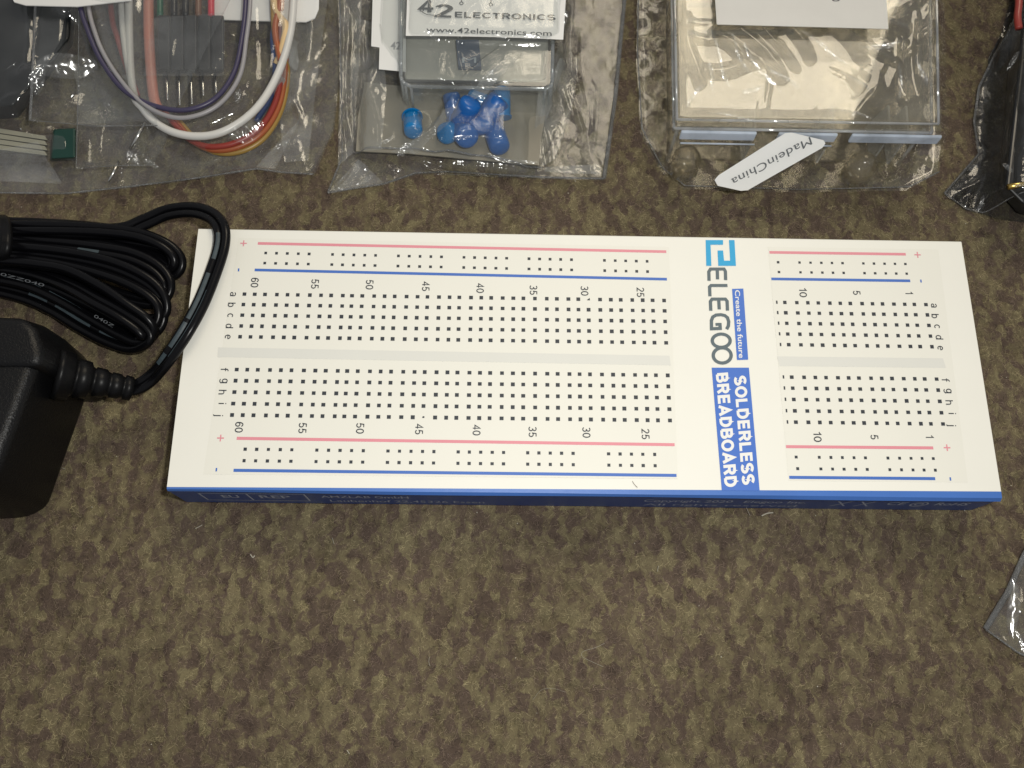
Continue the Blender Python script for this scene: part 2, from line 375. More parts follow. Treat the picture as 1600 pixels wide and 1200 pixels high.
def arc(cx,cy,rx,ry,a0,a1,n=12): return [(cx+rx*math.cos(R_(a0+(a1-a0)*k/n)),cy+ry*math.sin(R_(a0+(a1-a0)*k/n))) for k in range(n+1)]
def ell(cx,cy,rx,ry): return ('c',arc(cx,cy,rx,ry,0,360,20)[:-1])
GL={'0':(.56,[ell(.28,.5,.23,.46)]),'1':(.42,[[(.06,.76),(.2,.84),(.3,.98),(.3,0)]]),
'2':(.56,[arc(.27,.72,.21,.24,165,-35)+[(.08,.05),(.52,.05)]]),'3':(.56,[arc(.26,.73,.2,.23,150,-80)+arc(.26,.27,.22,.25,80,-155)]),
'4':(.58,[[(.40,0),(.40,.95),(.05,.28),(.56,.28)]]),'5':(.56,[[(.48,.95),(.15,.95),(.09,.50)]+arc(.27,.31,.22,.27,128,-155)]),
'6':(.56,[ell(.28,.3,.21,.27),arc(.31,.5,.24,.46,35,180)+[(.07,.32)]]),
'a':(.54,[arc(.26,.52,.19,.19,165,0)+[(.45,0)],ell(.25,.2,.18,.17)]),'b':(.54,[[(.08,1),(.08,0)],ell(.29,.36,.2,.33)]),
'c':(.5,[arc(.28,.36,.21,.33,45,315)]),'d':(.54,[[(.48,1),(.48,0)],ell(.27,.36,.2,.33)]),
'e':(.54,[[(.09,.38),(.48,.38)],arc(.28,.36,.21,.33,2,312)]),'f':(.40,[[(.18,0),(.18,.82)]+arc(.36,.82,.18,.17,180,80),[(.02,.64),(.38,.64)]]),
'g':(.54,[ell(.27,.37,.2,.32),[(.48,.7),(.48,-.08)]+arc(.27,-.08,.21,.2,0,-150)]),'h':(.54,[[(.08,1),(.08,0)],arc(.28,.46,.2,.23,180,0)+[(.48,0)]]),
'i':(.22,[[(.1,.7),(.1,0)],[(.1,.88),(.1,1)]]),'j':(.26,[[(.18,.7),(.18,-.12)]+arc(.06,-.12,.12,.13,0,-90),[(.18,.88),(.18,1)]]),
'S':(.72,[arc(.36,.72,.27,.22,30,270)+arc(.36,.28,.28,.22,90,-150)]),'O':(.84,[ell(.42,.5,.34,.43)]),'L':(.66,[[(.12,1),(.12,.08),(.64,.08)]]),
'D':(.78,[[(.12,.08),(.12,.92),(.35,.92)]+arc(.35,.5,.33,.42,90,-90)+[(.12,.08)]]),'E':(.7,[[(.66,.92),(.12,.92),(.12,.08),(.67,.08)],[(.12,.5),(.62,.5)]]),
'R':(.76,[[(.12,0),(.12,.92),(.44,.92)]+arc(.44,.70,.21,.22,90,-90)+[(.12,.48)],[(.42,.48),(.68,0)]]),
'B':(.76,[[(.12,.08),(.12,.92),(.42,.92)]+arc(.42,.72,.2,.2,90,-90)+[(.12,.52)],[(.42,.52)]+arc(.44,.30,.23,.22,90,-90)+[(.12,.08)]]),
'A':(.78,[[(.06,0),(.39,.92),(.72,0)],[(.18,.30),(.60,.30)]]),'C':(.78,[arc(.42,.5,.33,.43,45,315)]),'T':(.68,[[(.02,.92),(.66,.92)],[(.34,.92),(.34,0)]]),
'N':(.76,[[(.12,0),(.12,.86),(.64,.14),(.64,1)]]),'I':(.26,[[(.13,0),(.13,1)]])}
def stroke2(P,w,closed):
    P=[np.array(p,float) for p in P]; n=len(P); out=[]; V=[]
    for i in range(n):
        a=P[i-1] if (i>0 or closed) else None; c=P[(i+1)%n] if (i<n-1 or closed) else None
        d1=(P[i]-a)/(np.linalg.norm(P[i]-a)+1e-9) if a is not None else None
        d2=(c-P[i])/(np.linalg.norm(c-P[i])+1e-9) if c is not None else None
        if d1 is None: d1=d2
        if d2 is None: d2=d1
        n1=np.array([-d1[1],d1[0]]); n2=np.array([-d2[1],d2[0]]); q=n1+n2; q/=np.linalg.norm(q)+1e-9; k=1/max(.4,q@n1)
        V+=[P[i]+q*w/2*k,P[i]-q*w/2*k]
    F=[[2*i,2*((i+1)%n),2*((i+1)%n)+1,2*i+1] for i in range(n if closed else n-1)]
    return V,F
def put_stroke(mb,s,start,end,up,w,gap=.10):
    """lettering drawn with even strokes; w = stroke weight in cap heights"""
    tot=sum(GL[c][0] for c in s)+gap*(len(s)-1); S=np.asarray(start,float);E=np.asarray(end,float);up=np.asarray(up,float)
    x=0; nrm=np.array([0,0,1.])
    for c in s:
        for j,g in enumerate(GL[c][1]):
            cl=isinstance(g,tuple); V,F=stroke2(g[1] if cl else g,w,cl)
            for q,f in enumerate(F): mb.add([S+(E-S)*((x+V[i][0])/tot)+up*V[i][1]+nrm*(.004*j+.0022*q) for i in f],[[0,1,2,3]])
        x+=GL[c][0]+gap
def centred2(mb,s,px,py,length,cap,w,mid=.5):
    c=T(px,py); z=ZP+.06; c=np.array([c[0]-cap*mid,c[1]+length/2,z])
    put_stroke(mb,s,c,c-np.array([0,length,0]),np.array([cap,0,0]),w)
for s,x,y in [('60',398.2,441.8),('55',492.4,444),('50',577.6,445),('45',665.4,447.7),('40',750.3,450.5),('35',833.6,453.6),('30',913.4,454.7),('25',1000.6,457),
              ('60',373.8,667.7),('55',473,669),('50',562.8,669.4),('45',655,670.8),('40',744.7,672.2),('35',832.2,675),('30',916.3,675.9),('25',1008.5,678.4),
              ('10',1254.4,457.2),('10',1277,682.5)]:
    mb=MB(); centred2(mb,s,x,y,2.3,1.62,.125); mb.build('column_number',m_ink,bx)
for s,x,y in [('5',1338.4,457.8),('1',1420,458),('5',1366,683.2),('1',1452,682.5)]: 
    mb=MB(); centred2(mb,s,x,y,1.05 if s=='5' else .75,1.62,.125); mb.build('column_number',m_ink,bx)
for s,x,y in [('a',364.2,460),('b',362.3,476.4),('c',360,493),('d',359,509.5),('e',356,526.5),('f',351,577.6),('g',350,595.3),('h',347.9,612.8),('i',346,630.8),('j',342.8,648.9),
              ('a',1458.7,477.8),('b',1461,494),('c',1463.7,510.3),('d',1467.5,527.2),('e',1468.7,544),('f',1477,594),('g',1480.7,611),('h',1483,629),('i',1486,646.4),('j',1487.5,664.6)]:
    mb=MB(); centred2(mb,s,x,y,GL[s][0]*1.62*1.22,1.62,.115,.36 if s in 'acei' else .5 if s!='g' else .25); mb.build('row_letter',m_ink,bx)
for (x,y) in [(380.8,380.5),(344.8,684.6),(1433.4,398.4),(1479.4,699.7)]:
    c=T(x,y); k=.72; t=.13
    sheet('plus_sign',[[(c[0]-k,c[1]-t),(c[0]+k,c[1]-t),(c[0]+k,c[1]+t),(c[0]-k,c[1]+t)],[(c[0]-t,c[1]+t),(c[0]+t,c[1]+t),(c[0]+t,c[1]+k),(c[0]-t,c[1]+k)],[(c[0]-t,c[1]-k),(c[0]+t,c[1]-k),(c[0]+t,c[1]-t),(c[0]-t,c[1]-t)]],m_pink,ZP+.06)
for (x,y) in [(373,422),(338.3,734),(1438.7,439.4),(1484.6,748.5)]:
    c=T(x,y); sheet('minus_sign',[[(c[0]-.16,c[1]-.36),(c[0]+.16,c[1]-.36),(c[0]+.16,c[1]+.36),(c[0]-.16,c[1]+.36)]],m_bline,ZP+.06)
# ---- logo and maker's lettering, measured in a 5.217x enlargement of the photo at (1090,360)
z8=lambda x,y:(1090+x/5.2174,360+y/5.2174)
P1=[(65,80),(207,80),(207,118),(105,118),(112,290),(70,290)]
P2=[(255,80),(300,80),(312,290),(168,290),(162,165),(207,165),(215,248),(265,248)]
sheet('logo_mark',[[T(*z8(*p)) for p in P1],[T(*z8(*p)) for p in P2]],m_cyan,ZP+.03,'cyan interlocking bracket mark')
def stroke(mb,pts,w,z,closed=False):
    P=np.array([T(*z8(*p)) for p in pts]); n=len(P)
    Pn=[];
    for i in range(n):
        a=P[i-1] if (i>0 or closed) else None; c=P[(i+1)%n] if (i<n-1 or closed) else None
        d1=(P[i]-a)/np.linalg.norm(P[i]-a) if a is not None else None
        d2=(c-P[i])/np.linalg.norm(c-P[i]) if c is not None else None
        if d1 is None: d1=d2
        if d2 is None: d2=d1
        n1=np.array([-d1[1],d1[0]]); n2=np.array([-d2[1],d2[0]]); mm=n1+n2; mm/=np.linalg.norm(mm); k=1/max(.5,mm@n1)
        Pn.append((P[i]+mm*w/2*k,P[i]-mm*w/2*k))
    for i in range(n if closed else n-1):
        a,b2=Pn[i],Pn[(i+1)%n]; mb.add([(*q,z) for q in ccw([a[0],b2[0],b2[1],a[1]])],[[0,1,2,3]])
mb=MB(); sw=.74; zz=ZP+.03
stroke(mb,[(93,412),(91,338),(105,316),(215,316),(226,335),(228,406)],sw,zz)
stroke(mb,[(160,327),(162,400)],sw,zz+.004)
stroke(mb,[(100,538),(97,462),(110,450),(243,450)],sw,zz)
stroke(mb,[(107,656),(104,580),(118,561),(226,561),(240,578),(243,655)],sw,zz)
stroke(mb,[(172,572),(176,645)],sw,zz+.004)
stroke(mb,[(236,806),(250,780),(253,745),(243,712),(222,695),(190,688),(150,691),(124,706),(112,735),(113,803),(184,800),(181,755)],sw,zz)
stroke(mb,[(145,768),(172,766)],sw*.9,zz+.004)
el=lambda cx,cy,rx,ry:[(cx+rx*math.cos(t),cy+ry*math.sin(t)) for t in np.linspace(0,2*math.pi,29)[:-1]]
stroke(mb,el(192,900,73,54),sw,zz,True); stroke(mb,el(200,1020,73,62),sw,zz+.006,True)
mb.build('maker_lettering',m_gink,bx)
sheet('slogan_banner',[[T(*z8(*p)) for p in [(280,478),(372,475),(412,1055),(320,1057)]]],m_banner,ZP+.03)
def T3(px,py,z): a=T(px,py); return np.array([a[0],a[1],z])
mb=MB(); s=T3(*z8(303,488),ZP+.06); e=T3(*z8(337,1042),ZP+.06); upv=T3(*z8(345,488),ZP+.06)-s
put_text(mb,'Create the future',s,e,upv*1.0,bold=.014); mb.build('slogan_text',m_wink,bx)
z2=lambda x,y:(1080+x/3.077,560+y/3.077)
b0=T(*z2(148,655)); b1=T(*z2(330,655)); yw=y_white(b0[0])
sheet('title_banner',[[T(*z2(98,45)),T(*z2(277,45)),(b1[0],y_white(b1[0])-.1),(b0[0],yw-.1)]],m_banner,ZP+.03)
mb=MB()
s=T3(*z2(206,88),ZP+.06); e=T3(*z2(247,608),ZP+.06); put_stroke(mb,'SOLDERLESS',s,e,T3(*z2(260,84),ZP+.06)-s,.235,.12)
s=T3(*z2(119,72),ZP+.06); e=T3(*z2(162,620),ZP+.06); put_stroke(mb,'BREADBOARD',s,e,T3(*z2(174,68),ZP+.06)-s,.235,.12)
mb.build('title_text',m_wink,bx)
# ---- small print on the blue side panel (x,z plane)
def sp(x,z): 
    t=(ZT-1.6-z)/(ZT-1.8); return np.array([x,-.02+.27*t-.05,z])
mb=MB()
def side_text(s,x0,x1,z,cap,bold=.0): put_text(mb,s,sp(x0,z),sp(x1,z),sp(x0,z+cap)-sp(x0,z),bold)
side_text('EU',9.6,13.2,6.2,3.2,.02); side_text('REP',17.5,24,6.2,3.2,.02)
mb.build('side_print',m_sink,bx); mb=MB()
side_text('AMZLAB GmbH',30.5,49,7.4,2.5,.012); side_text('Laubenhof 22,45326 Essen',31.8,65,2.8,2.4,.006)
mb.build('side_print',m_sink,bx); mb=MB()
side_text('Copyright 2020',99,118,6.6,2.7,.01); side_text('Elegoo Inc.',120.5,134,6.6,2.7,.01); side_text('All rights reserved',99.5,133,2.4,2.2,.006)
mb.build('side_print',m_sink,bx); mb=MB()
side_text('RoHS',162,169,6.2,3.2,.02); side_text('CE',151.5,155.5,6.0,3.4,.01)
for a,b2 in (((5.6,3.4),(5.6,11)),((15.4,3.4),(15.4,11)),((27.4,3.4),(27.4,11))):
    mb.add([sp(a[0]-.2,a[1]),sp(a[0]+.2,a[1]),sp(a[0]+.2,b2[1]),sp(a[0]-.2,b2[1])],[[0,1,2,3]])
for z in (3.4,11): mb.add([sp(5.4,z-.25),sp(27.6,z-.25),sp(27.6,z+.25),sp(5.4,z+.25)],[[0,1,2,3]])
mb.build('side_print',m_sink,bx)
for x in (141.5,146.5):
    mb=MB()   # crossed-out bin and recycling strokes
    for q in (-1,1): mb.add([sp(x-1.5*q,4),sp(x-1.5*q+.5,4),sp(x+1.5*q+.5,9.5),sp(x+1.5*q,9.5)],[[0,1,2,3]])
    mb.build('side_print',m_sink,bx)
mb=MB()
for k in range(16):
    a0,a1=2*math.pi*k/16,2*math.pi*(k+1)/16
    for r0 in (1.9,1.0): mb.add([sp(158.5+r*math.cos(a),7+r*math.sin(a)*1.4) for r,a in ((r0,a0),(r0,a1),(r0-.4,a1),(r0-.4,a0))],[[0,1,2,3]])
mb.build('side_print',m_sink,bx)
# scuffs on the lid
# ------------------------------------------------------------------ power adapter with cord
m_blk=principled('black_plastic',(.004,.004,.0045),.36,bump=1.0,bscale=2300,spec=.3)
m_blk2=principled('black_rubber',(.004,.004,.0045),.38,bump=.15,bscale=1500,spec=.2)
m_cord=principled('cord_vinyl',(.0035,.0035,.0045),.27,bump=.1,bscale=900,spec=.22)
m_stripe=principled('cord_print',(.040,.058,.068),.5,var=.5,bscale=6000)
def PX(*pts): return [U3(p) for p in pts]
ad=thing('power_adapter','glossy black plug-in power adapter with its cord coiled beside the white box','power adapter',U(20,680,0))
mb=MB()
base=[U(x,y,0) for x,y in [(146,604),(80,795),(48,811),(-150,820),(-175,585)]]
z1=25
top=[np.array([p[0],p[1],z1]) for p in base]
cen=np.mean(top,axis=0); top=[cen+(p-cen)*np.array([.95,.97,1]) for p in top]
prism(mb,base[::-1],top[::-1])
body=mb.build('body',m_blk,ad,smooth=True,bevel=5.5)
mb=MB()
r1=[U(x,y,11) for x,y in [(134,606),(146,582),(102,531),(64,506),(-175,496),(-175,608)]]
r0=[np.array([p[0],p[1],0.]) for p in r1]
r2=[U(x,y,z1+1.0) for x,y in [(60,572),(62,548),(54,512),(38,497),(-175,488),(-175,572)]]
mb.add(r0+r1+r2,[[0,1,2,3,4,5][::-1],[12,13,14,15,16,17]]+[[a+i,a+(i+1)%6,a+6+(i+1)%6,a+6+i] for a in (0,6) for i in range(6)])
bm_=mb.build('cap',m_blk,ad,smooth=True,bevel=2.6)
for o in (body,bm_):
    bm=bmesh.new(); bm.from_mesh(o.data); bmesh.ops.recalc_face_normals(bm,faces=bm.faces); bm.to_mesh(o.data); bm.free()
# strain relief: ribbed cone
mb=MB(); a=U(86,584,17); b2=U(207,608,9.0)
ts=[0,.06,.07,.20,.22,.26,.27,.42,.45,.49,.50,.63,.66,.70,.71,.82,.85,.88,.89,.985,1.0]
rs=[5.3,5.5,5.4,5.1,4.2,3.8,4.2,4.0,3.1,2.8,3.2,3.1,2.7,2.45,2.8,2.75,2.4,2.2,2.75,2.65,2.1]
tube(mb,[a+(b2-a)*t for t in ts],rs,24); mb.build('strain_relief',m_blk2,ad,smooth=True,bevel=None)
# cord
def twin(mb,path,r=.92,tw=0.0,ph=0.0,n=8,sep=None):
    P=spline([U3(p) for p in path],n); T_,S,B=frames(P); L_=np.concatenate([[0],np.cumsum(np.linalg.norm(np.diff(P,axis=0),axis=1))])
    a=ph+tw*L_; out=[]
    for sgn in (-1,1):
        Q=P+sgn*(sep or r*.93)*(np.cos(a)[:,None]*S+np.sin(a)[:,None]*B); tube(mb,Q,r,12); out.append(Q)
    return P,out
mb=MB()
mainp=[(200,606,9),(218,603,9.3),(240,587,10.5),(262,560,14.5),(290,518,17.0),(314,474,16.9),(334,424,16.7),(346,384,16.6),(345,356,16.2),(330,337,14),(300,328,11),(262,332,8),(225,347,6.5),(190,360,6),(120,362,5.5),(20,360,5.5),(-60,365,5)]
Pm,Sm=twin(mb,mainp,.98,tw=.0,ph=.15)
loops=[
 [(-60,357,7),(0,356,7),(80,356,7.5),(160,359,7),(215,366,6.5),(255,381,6),(276,400,5),(277,418,4),(262,428,3),(235,418,2.5),(200,405,2.5),(120,392,3),(0,392,3),(-60,395,3)],
 [(-60,378,5.5),(0,377,6),(80,382,6.5),(150,390,7),(205,400,6.5),(245,420,6),(262,446,5.5),(250,470,4.5),(215,470,4),(160,452,3.5),(90,425,3),(0,405,2.5),(-60,400,2)],
 [(-60,395,5),(0,398,6),(80,408,7),(150,425,7.5),(205,445,7.5),(243,470,7),(252,497,6),(235,520,5),(200,512,4.5),(160,490,4),(90,455,3),(0,430,2.5),(-60,420,2)],
 [(-60,415,4),(0,418,4),(60,428,4.5),(110,447,7),(150,470,9),(190,492,9.5),(222,515,8.5),(228,530,7),(205,540,4),(170,530,3.2),(130,510,2.8),(80,480,2.5),(30,460,2.2),(-60,440,2)],
 [(-60,405,8),(0,408,8.3),(60,414,8.4),(110,424,9.2),(160,450,9.8),(200,478,9.8),(230,500,8.6),(240,520,6.5),(220,536,4.6),(190,525,4.6),(150,502,4.2),(100,472,4),(50,448,4.2),(0,436,4),(-60,430,4)],
 [(-60,368,3),(0,368,3),(100,372,3),(180,382,3),(232,398,3.2),(262,418,3.2),(272,410,2.6),(250,395,1.8),(200,385,1.6),(100,380,1.6),(-60,385,1.6)],
]
S_all=[]
loops+=[
 [(-60,386,6.5),(0,388,7),(90,396,7.8),(170,412,8),(225,436,7.5),(252,462,6.5),(256,490,5),(230,500,4),(180,478,3),(100,440,2.5),(0,415,2),(-60,408,2)],
 [(-60,350,3.5),(0,350,3.5),(110,354,3.6),(190,362,3.6),(240,378,3.5),(268,402,3.4),(268,424,3),(240,425,2),(190,410,1.8),(100,402,1.6),(-60,402,1.6)]]
for i,p in enumerate(loops): _,q=twin(mb,p,.98,tw=.012*(-1)**i,ph=.3*i); S_all.append(q)
mb.build('cord',m_cord,ad,smooth=True)
# printed stripes along the cord
def stripe(mb,Q,f0,f1,r,a0,wdeg=34):
    Q=Q[int(f0*len(Q)):int(f1*len(Q))+1]
    if len(Q)<3: return
    T_,S,B=frames(Q); V=[];n=len(Q)
    for i in range(n):
        for d in (-wdeg,-wdeg/2,0,wdeg/2,wdeg):
            a=R_(90+a0+d); V.append(Q[i]+(r+.02)*(math.cos(a)*S[i]+math.sin(a)*B[i]))
    mb.add(V,[[i*5+k,i*5+k+1,i*5+k+6,i*5+k+5] for i in range(n-1) for k in range(4)])
mb=MB()
for f0,f1 in ((.17,.20),(.21,.27),(.275,.37),(.40,.48)): stripe(mb,Sm[0],f0,f1,.98,-12,26)
stripe(mb,Sm[1],.20,.34,.98,35,9)
for q,segs in ((3,((.60,.63),(.64,.72),(.75,.83),(.85,.9))),(4,((.66,.72),(.745,.82),(.84,.92))),(1,((.22,.26),)),(2,((.7,.76),(.78,.86)))):
    for f0,f1 in segs: stripe(mb,S_all[q][q%2],f0,f1,.98,10,22)
mb.build('cord_stripes',m_stripe,ad)
mb=MB()   # coded lettering on the cord, following the lowest strand
for s,pa,pb,z in (('0ZZ040',(0,430),(68,448),5.4),('CZC',(92,449),(122,463),5.8),('CZ',(146,470),(162,479),5.4),('040Z',(146,495),(176,512),5.4)):
    A_=U(*pa,z+.2);B_=U(*pb,z+.2); d=(B_-A_)/np.linalg.norm(B_-A_); n=np.array([-d[1],d[0],0])
    put_text(mb,s,A_,B_,n*.75,0.0)
mb.build('cord_lettering',principled('cord_letter_ink',(.15,.16,.17),.5),ad)
mb=MB()   # twist tie round the coil
for k in range(3):
    pth=[U(-4+5*k,336+k*3,6)+np.array([0,0,0])]
    pts=[U(6-3*k,342,3.0),U(9-3*k,347,8.0),U(12-3*k,365,11.0),U(11-3*k,388,11.3),U(4-3*k,406,9),U(-3-3*k,418,4)]
    tube(mb,spline(pts,6),1.05,10)
mb.build('cable_tie',m_blk2,ad,smooth=True)
# ------------------------------------------------------------------ clear film: a sheet relaxed over the things inside
def poly_mask(X,Y,P):
    ins=np.zeros(X.shape,bool); n=len(P)
    for i in range(n):
        x1,y1=P[i][:2];x2,y2=P[(i+1)%n][:2]
        c=((y1>Y)!=(y2>Y))&(X<(x2-x1)*(Y-y1)/(y2-y1+1e-12)+x1); ins^=c
    return ins
def resample(P,n):
    P=np.asarray(P,float); d=np.concatenate([[0],np.cumsum(np.linalg.norm(np.diff(P,axis=0),axis=1))]); t=np.linspace(0,d[-1],n)
    return np.stack([np.interp(t,d,P[:,k]) for k in range(P.shape[1])],1)
def coons(Lp,Rp,Tp,Bp,nu,nv):
    """boundaries as polylines; left/right run bottom->top, top/bottom run left->right"""
    l=resample(Lp,nv);r=resample(Rp,nv);t=resample(Tp,nu);b=resample(Bp,nu)
    u=np.linspace(0,1,nu)[None,:,None];v=np.linspace(0,1,nv)[:,None,None]
    return (1-u)*l[:,None]+u*r[:,None]+(1-v)*b[None]+v*t[None]-((1-u)*(1-v)*b[0]+u*(1-v)*b[-1]+(1-u)*v*t[0]+u*v*t[-1])
def blur(A,n):
    for _ in range(n):
        B_=np.pad(A,1,mode='edge'); A=(B_[1:-1,1:-1]*4+B_[:-2,1:-1]+B_[2:,1:-1]+B_[1:-1,:-2]+B_[1:-1,2:])/8
    return A
def relax(G,solids,slack=1.04,steps=70,seed=1,noise=.5,free_edges=(),grav=.10,fac=.5,soft=14):
    """G: (nv,nu,3) start sheet in mm. solids: [(polygon xy mm, top z)]. returns relaxed sheet"""
    nv,nu,_=G.shape; r=np.random.default_rng(seed)
    x0,y0=G[...,0].min()-4,G[...,1].min()-4; x1,y1=G[...,0].max()+4,G[...,1].max()+4; s=.6
    gx=np.arange(x0,x1,s);gy=np.arange(y0,y1,s);GX,GY=np.meshgrid(gx,gy); Hh=np.full(GX.shape,.4)
    for P,zt in solids: 
        mk=poly_mask(GX,GY,P); Hh[mk]=np.maximum(Hh[mk],zt)
    Hh=np.maximum(blur(Hh,soft),Hh*.0)
    Ht=Hh.copy()
    for _ in range(25): Ht=np.maximum(blur(Ht,2),Hh)
    def smp(A,x,y):
        fx_=np.clip((x-x0)/s,0,len(gx)-1.01);fy_=np.clip((y-y0)/s,0,len(gy)-1.01);i=fx_.astype(int);j=fy_.astype(int);a=fx_-i;b=fy_-j
        return A[j,i]*(1-a)*(1-b)+A[j,i+1]*a*(1-b)+A[j+1,i]*(1-a)*b+A[j+1,i+1]*a*b
    P=G.copy(); P[...,2]=np.maximum(P[...,2],smp(Ht,P[...,0],P[...,1])+.3)
    bz=G[...,2].copy()
    edge=np.zeros((nv,nu),bool)
    if 'B' not in free_edges: edge[0]=True
    edge[-1]=True
    edge[:,0]=True; edge[:,-1]=True
    P[edge,2]=np.maximum(bz[edge],smp(Hh,P[edge][:,0],P[edge][:,1])+.1)
    rl={}
    prs=[('h',(slice(None),slice(0,-1)),(slice(None),slice(1,None))),('v',(slice(0,-1),slice(None)),(slice(1,None),slice(None))),
         ('d',(slice(0,-1),slice(0,-1)),(slice(1,None),slice(1,None))),('e',(slice(0,-1),slice(1,None)),(slice(1,None),slice(0,-1))),
         ('H',(slice(None),slice(0,-2)),(slice(None),slice(2,None))),('V',(slice(0,-2),slice(None)),(slice(2,None),slice(None)))]
    sl=slack*(1+.05*blur(r.normal(0,1,(nv,nu)),10))
    for k,a,b in prs: rl[k]=np.linalg.norm(P[a]-P[b],axis=-1)*sl[a]
    nz=blur(r.normal(0,1,(nv,nu)),3); nz/=nz.std()
    P[~edge,2]+=(nz[~edge]*noise+noise)
    pin=P.copy(); Vv=np.zeros_like(P); wgt=np.where(edge,0.,1.)[...,None]
    for st in range(steps):
        old=P.copy(); Vv[...,2]-=grav; P=P+Vv*wgt
        for it in range(5):
            for k,a,b in prs:
                if k in 'HV' and it>1: continue
                acc=np.zeros_like(P); cnt=np.zeros((nv,nu,1))
                d=P[b]-P[a]; ln=np.linalg.norm(d,axis=-1,keepdims=True)+1e-9; st_=1.0 if k not in 'HV' else .25
                c=d*(1-rl[k][...,None]/ln)*.5*st_
                acc[a]+=c; acc[b]-=c; cnt[a]+=1; cnt[b]+=1
                P=P+acc/np.maximum(cnt,1)*wgt*1.6*(1 if k in 'hvde' else .8)
            hh=smp(Hh,P[...,0],P[...,1])+.15; P[...,2]=np.maximum(P[...,2],hh)
            P=np.where(edge[...,None],pin,P)
        Vv=(P-old)*.85
        Vv=np.clip(Vv,-.6,.6)
    return P
def crease(P,lines):
    """sharp folds: (x0,y0,x1,y1 in photo pixels, height mm, half width mm)"""
    for x0,y0,x1,y1,h,wd in lines:
        z=P[...,2].mean(); a=U(x0,y0,z)[:2]; b=U(x1,y1,z)[:2]; d=b-a; L_=np.linalg.norm(d); d/=L_
        rx=P[...,0]-a[0]; ry=P[...,1]-a[1]; t=(rx*d[0]+ry*d[1])/L_; q=-rx*d[1]+ry*d[0]
        q=q+wd*.5*np.sin(t*6+h*9)
        taper=np.clip(1-np.abs(2*t-1)**2.5,0,1)*(t>0)*(t<1)
        P[...,2]+=h*taper*np.clip(1-np.abs(q)/wd,0,1)**(1.0 if h/wd<1 and wd>1.45 else 1.3)
    return P
def random_creases(seed,n,x0,x1,y0,y1,ang=(0,180),ln=(40,150),h=(.2,.8),w=(.6,1.6)):
    r=np.random.default_rng(seed); out=[]
    for _ in range(n):
        cx,cy=r.uniform(x0,x1),r.uniform(y0,y1); a=R_(r.uniform(*ang)); l=r.uniform(*ln)/2
        out.append((cx-l*math.cos(a),cy-l*math.sin(a),cx+l*math.cos(a),cy+l*math.sin(a),r.uniform(*h)*r.choice([1,1,-.4]),r.uniform(*w)))
    return out
def sheet_mesh(mb,G):
    nv,nu,_=G.shape; i=np.arange(nv*nu).reshape(nv,nu)
    mb.add(G.reshape(-1,3),np.stack([i[:-1,:-1].ravel(),i[:-1,1:].ravel(),i[1:,1:].ravel(),i[1:,:-1].ravel()],1).tolist())
def bagfilm(parent,name,Lp,Rp,Tp,Bp,nu,nv,solids,m,seed,slack=1.04,noise=.5,bottom=True,steps=60,sub=1,grav=.1,folds=(),soft=14):
    G=coons([U3(p) for p in Lp],[U3(p) for p in Rp],[U3(p) for p in Tp],[U3(p) for p in Bp],nu,nv)
    P=relax(G,solids,slack,steps,seed,noise,grav=grav,soft=soft)
    E_=[P[0].copy(),P[:,0].copy(),P[:,-1].copy()]; P=crease(P,folds); P[0]=E_[0]; P[:,0]=E_[1]; P[:,-1]=E_[2]
    mb=MB(); sheet_mesh(mb,P)
    if bottom:
        Q=P.copy(); Q[...,2]=np.minimum(P[...,2]-.1,.35+.25*np.sin(Q[...,0]*.6)*np.sin(Q[...,1]*.5)); sheet_mesh(mb,Q)
    o=mb.build(name,m,parent,smooth=True,sub=sub); return o,P
def seam(parent,P,m,w=.35,h=.12,name='seam'):
    mb=MB(); tube(mb,resample(P,max(20,len(P)*2)),w,6,flat=h/w); return mb.build(name,m,parent,smooth=True)
XY=lambda pts,z:[U(x,y,z)[:2] for x,y in pts]
m_filmA=film_mat('clear_film_left',milk=.045,rough=.09,bump=.22,bscale=150)
m_filmB=film_mat('clear_film_middle',milk=.05,rough=.12,bump=.22,bscale=150,ior=1.45,gloss=.6,milkcol=(.75,.78,.80))
m_filmC=film_mat('clear_film_case',milk=.02,rough=.07,bump=.36,bscale=60)
m_filmD=film_mat('smoky_film',tint=(.55,.56,.57),milk=.03,rough=.10,bump=.35,bscale=200)
m_filmB2=film_mat('clear_film_inner',milk=.018,rough=.10,bump=.2,bscale=150,ior=1.45,gloss=.6)
m_seam=film_mat('heat_sealed_edge',tint=(.8,.8,.8),milk=.22,rough=.2,bump=.9,bscale=1500)
m_paper=principled('white_label_paper',(.78,.78,.76),.6,var=.03,bscale=1200)
m_fold=film_mat('folded_film',milk=.15,rough=.11,bump=.12,bscale=120,milkcol=(.8,.81,.8))
m_glare=film_mat('glare_film',milk=.05,rough=.13,bump=.03,bscale=160)
m_printk=principled('label_print_grey',(.10,.11,.12),.6)
def pxpoly(name,pts,z,m,parent=None,th=.15,label=None,cat=None,group=None):
    """flat sheet of paper or card: outline in photo pixels with z per point or one z"""
    top=[U(p[0],p[1],p[2] if len(p)>2 else z) for p in pts]; top=ccw3(top); bot=[p-np.array([0,0,th]) for p in top]
    mb=MB(); prism(mb,bot,top); o=mb.build(name,m,parent)
    if label: tag(o,label,cat,group)
    return o
def ccw3(p):
    a=sum(p[i][0]*p[(i+1)%len(p)][1]-p[(i+1)%len(p)][0]*p[i][1] for i in range(len(p)))
    return p if a>0 else p[::-1]
def wire(name,pts,r,m,label,group='jumper wires in the left bag',parent=None,n=8,flat=1):
    mb=MB(); tube(mb,spline([U3(p) for p in pts],n),r,10,flat=flat); o=mb.build(name,m,parent,smooth=True)
    if parent is None: tag(o,label,'wire',group)
    return o
def col(name,c,r=.35): return principled(name,c,r,var=.05,bscale=1500)

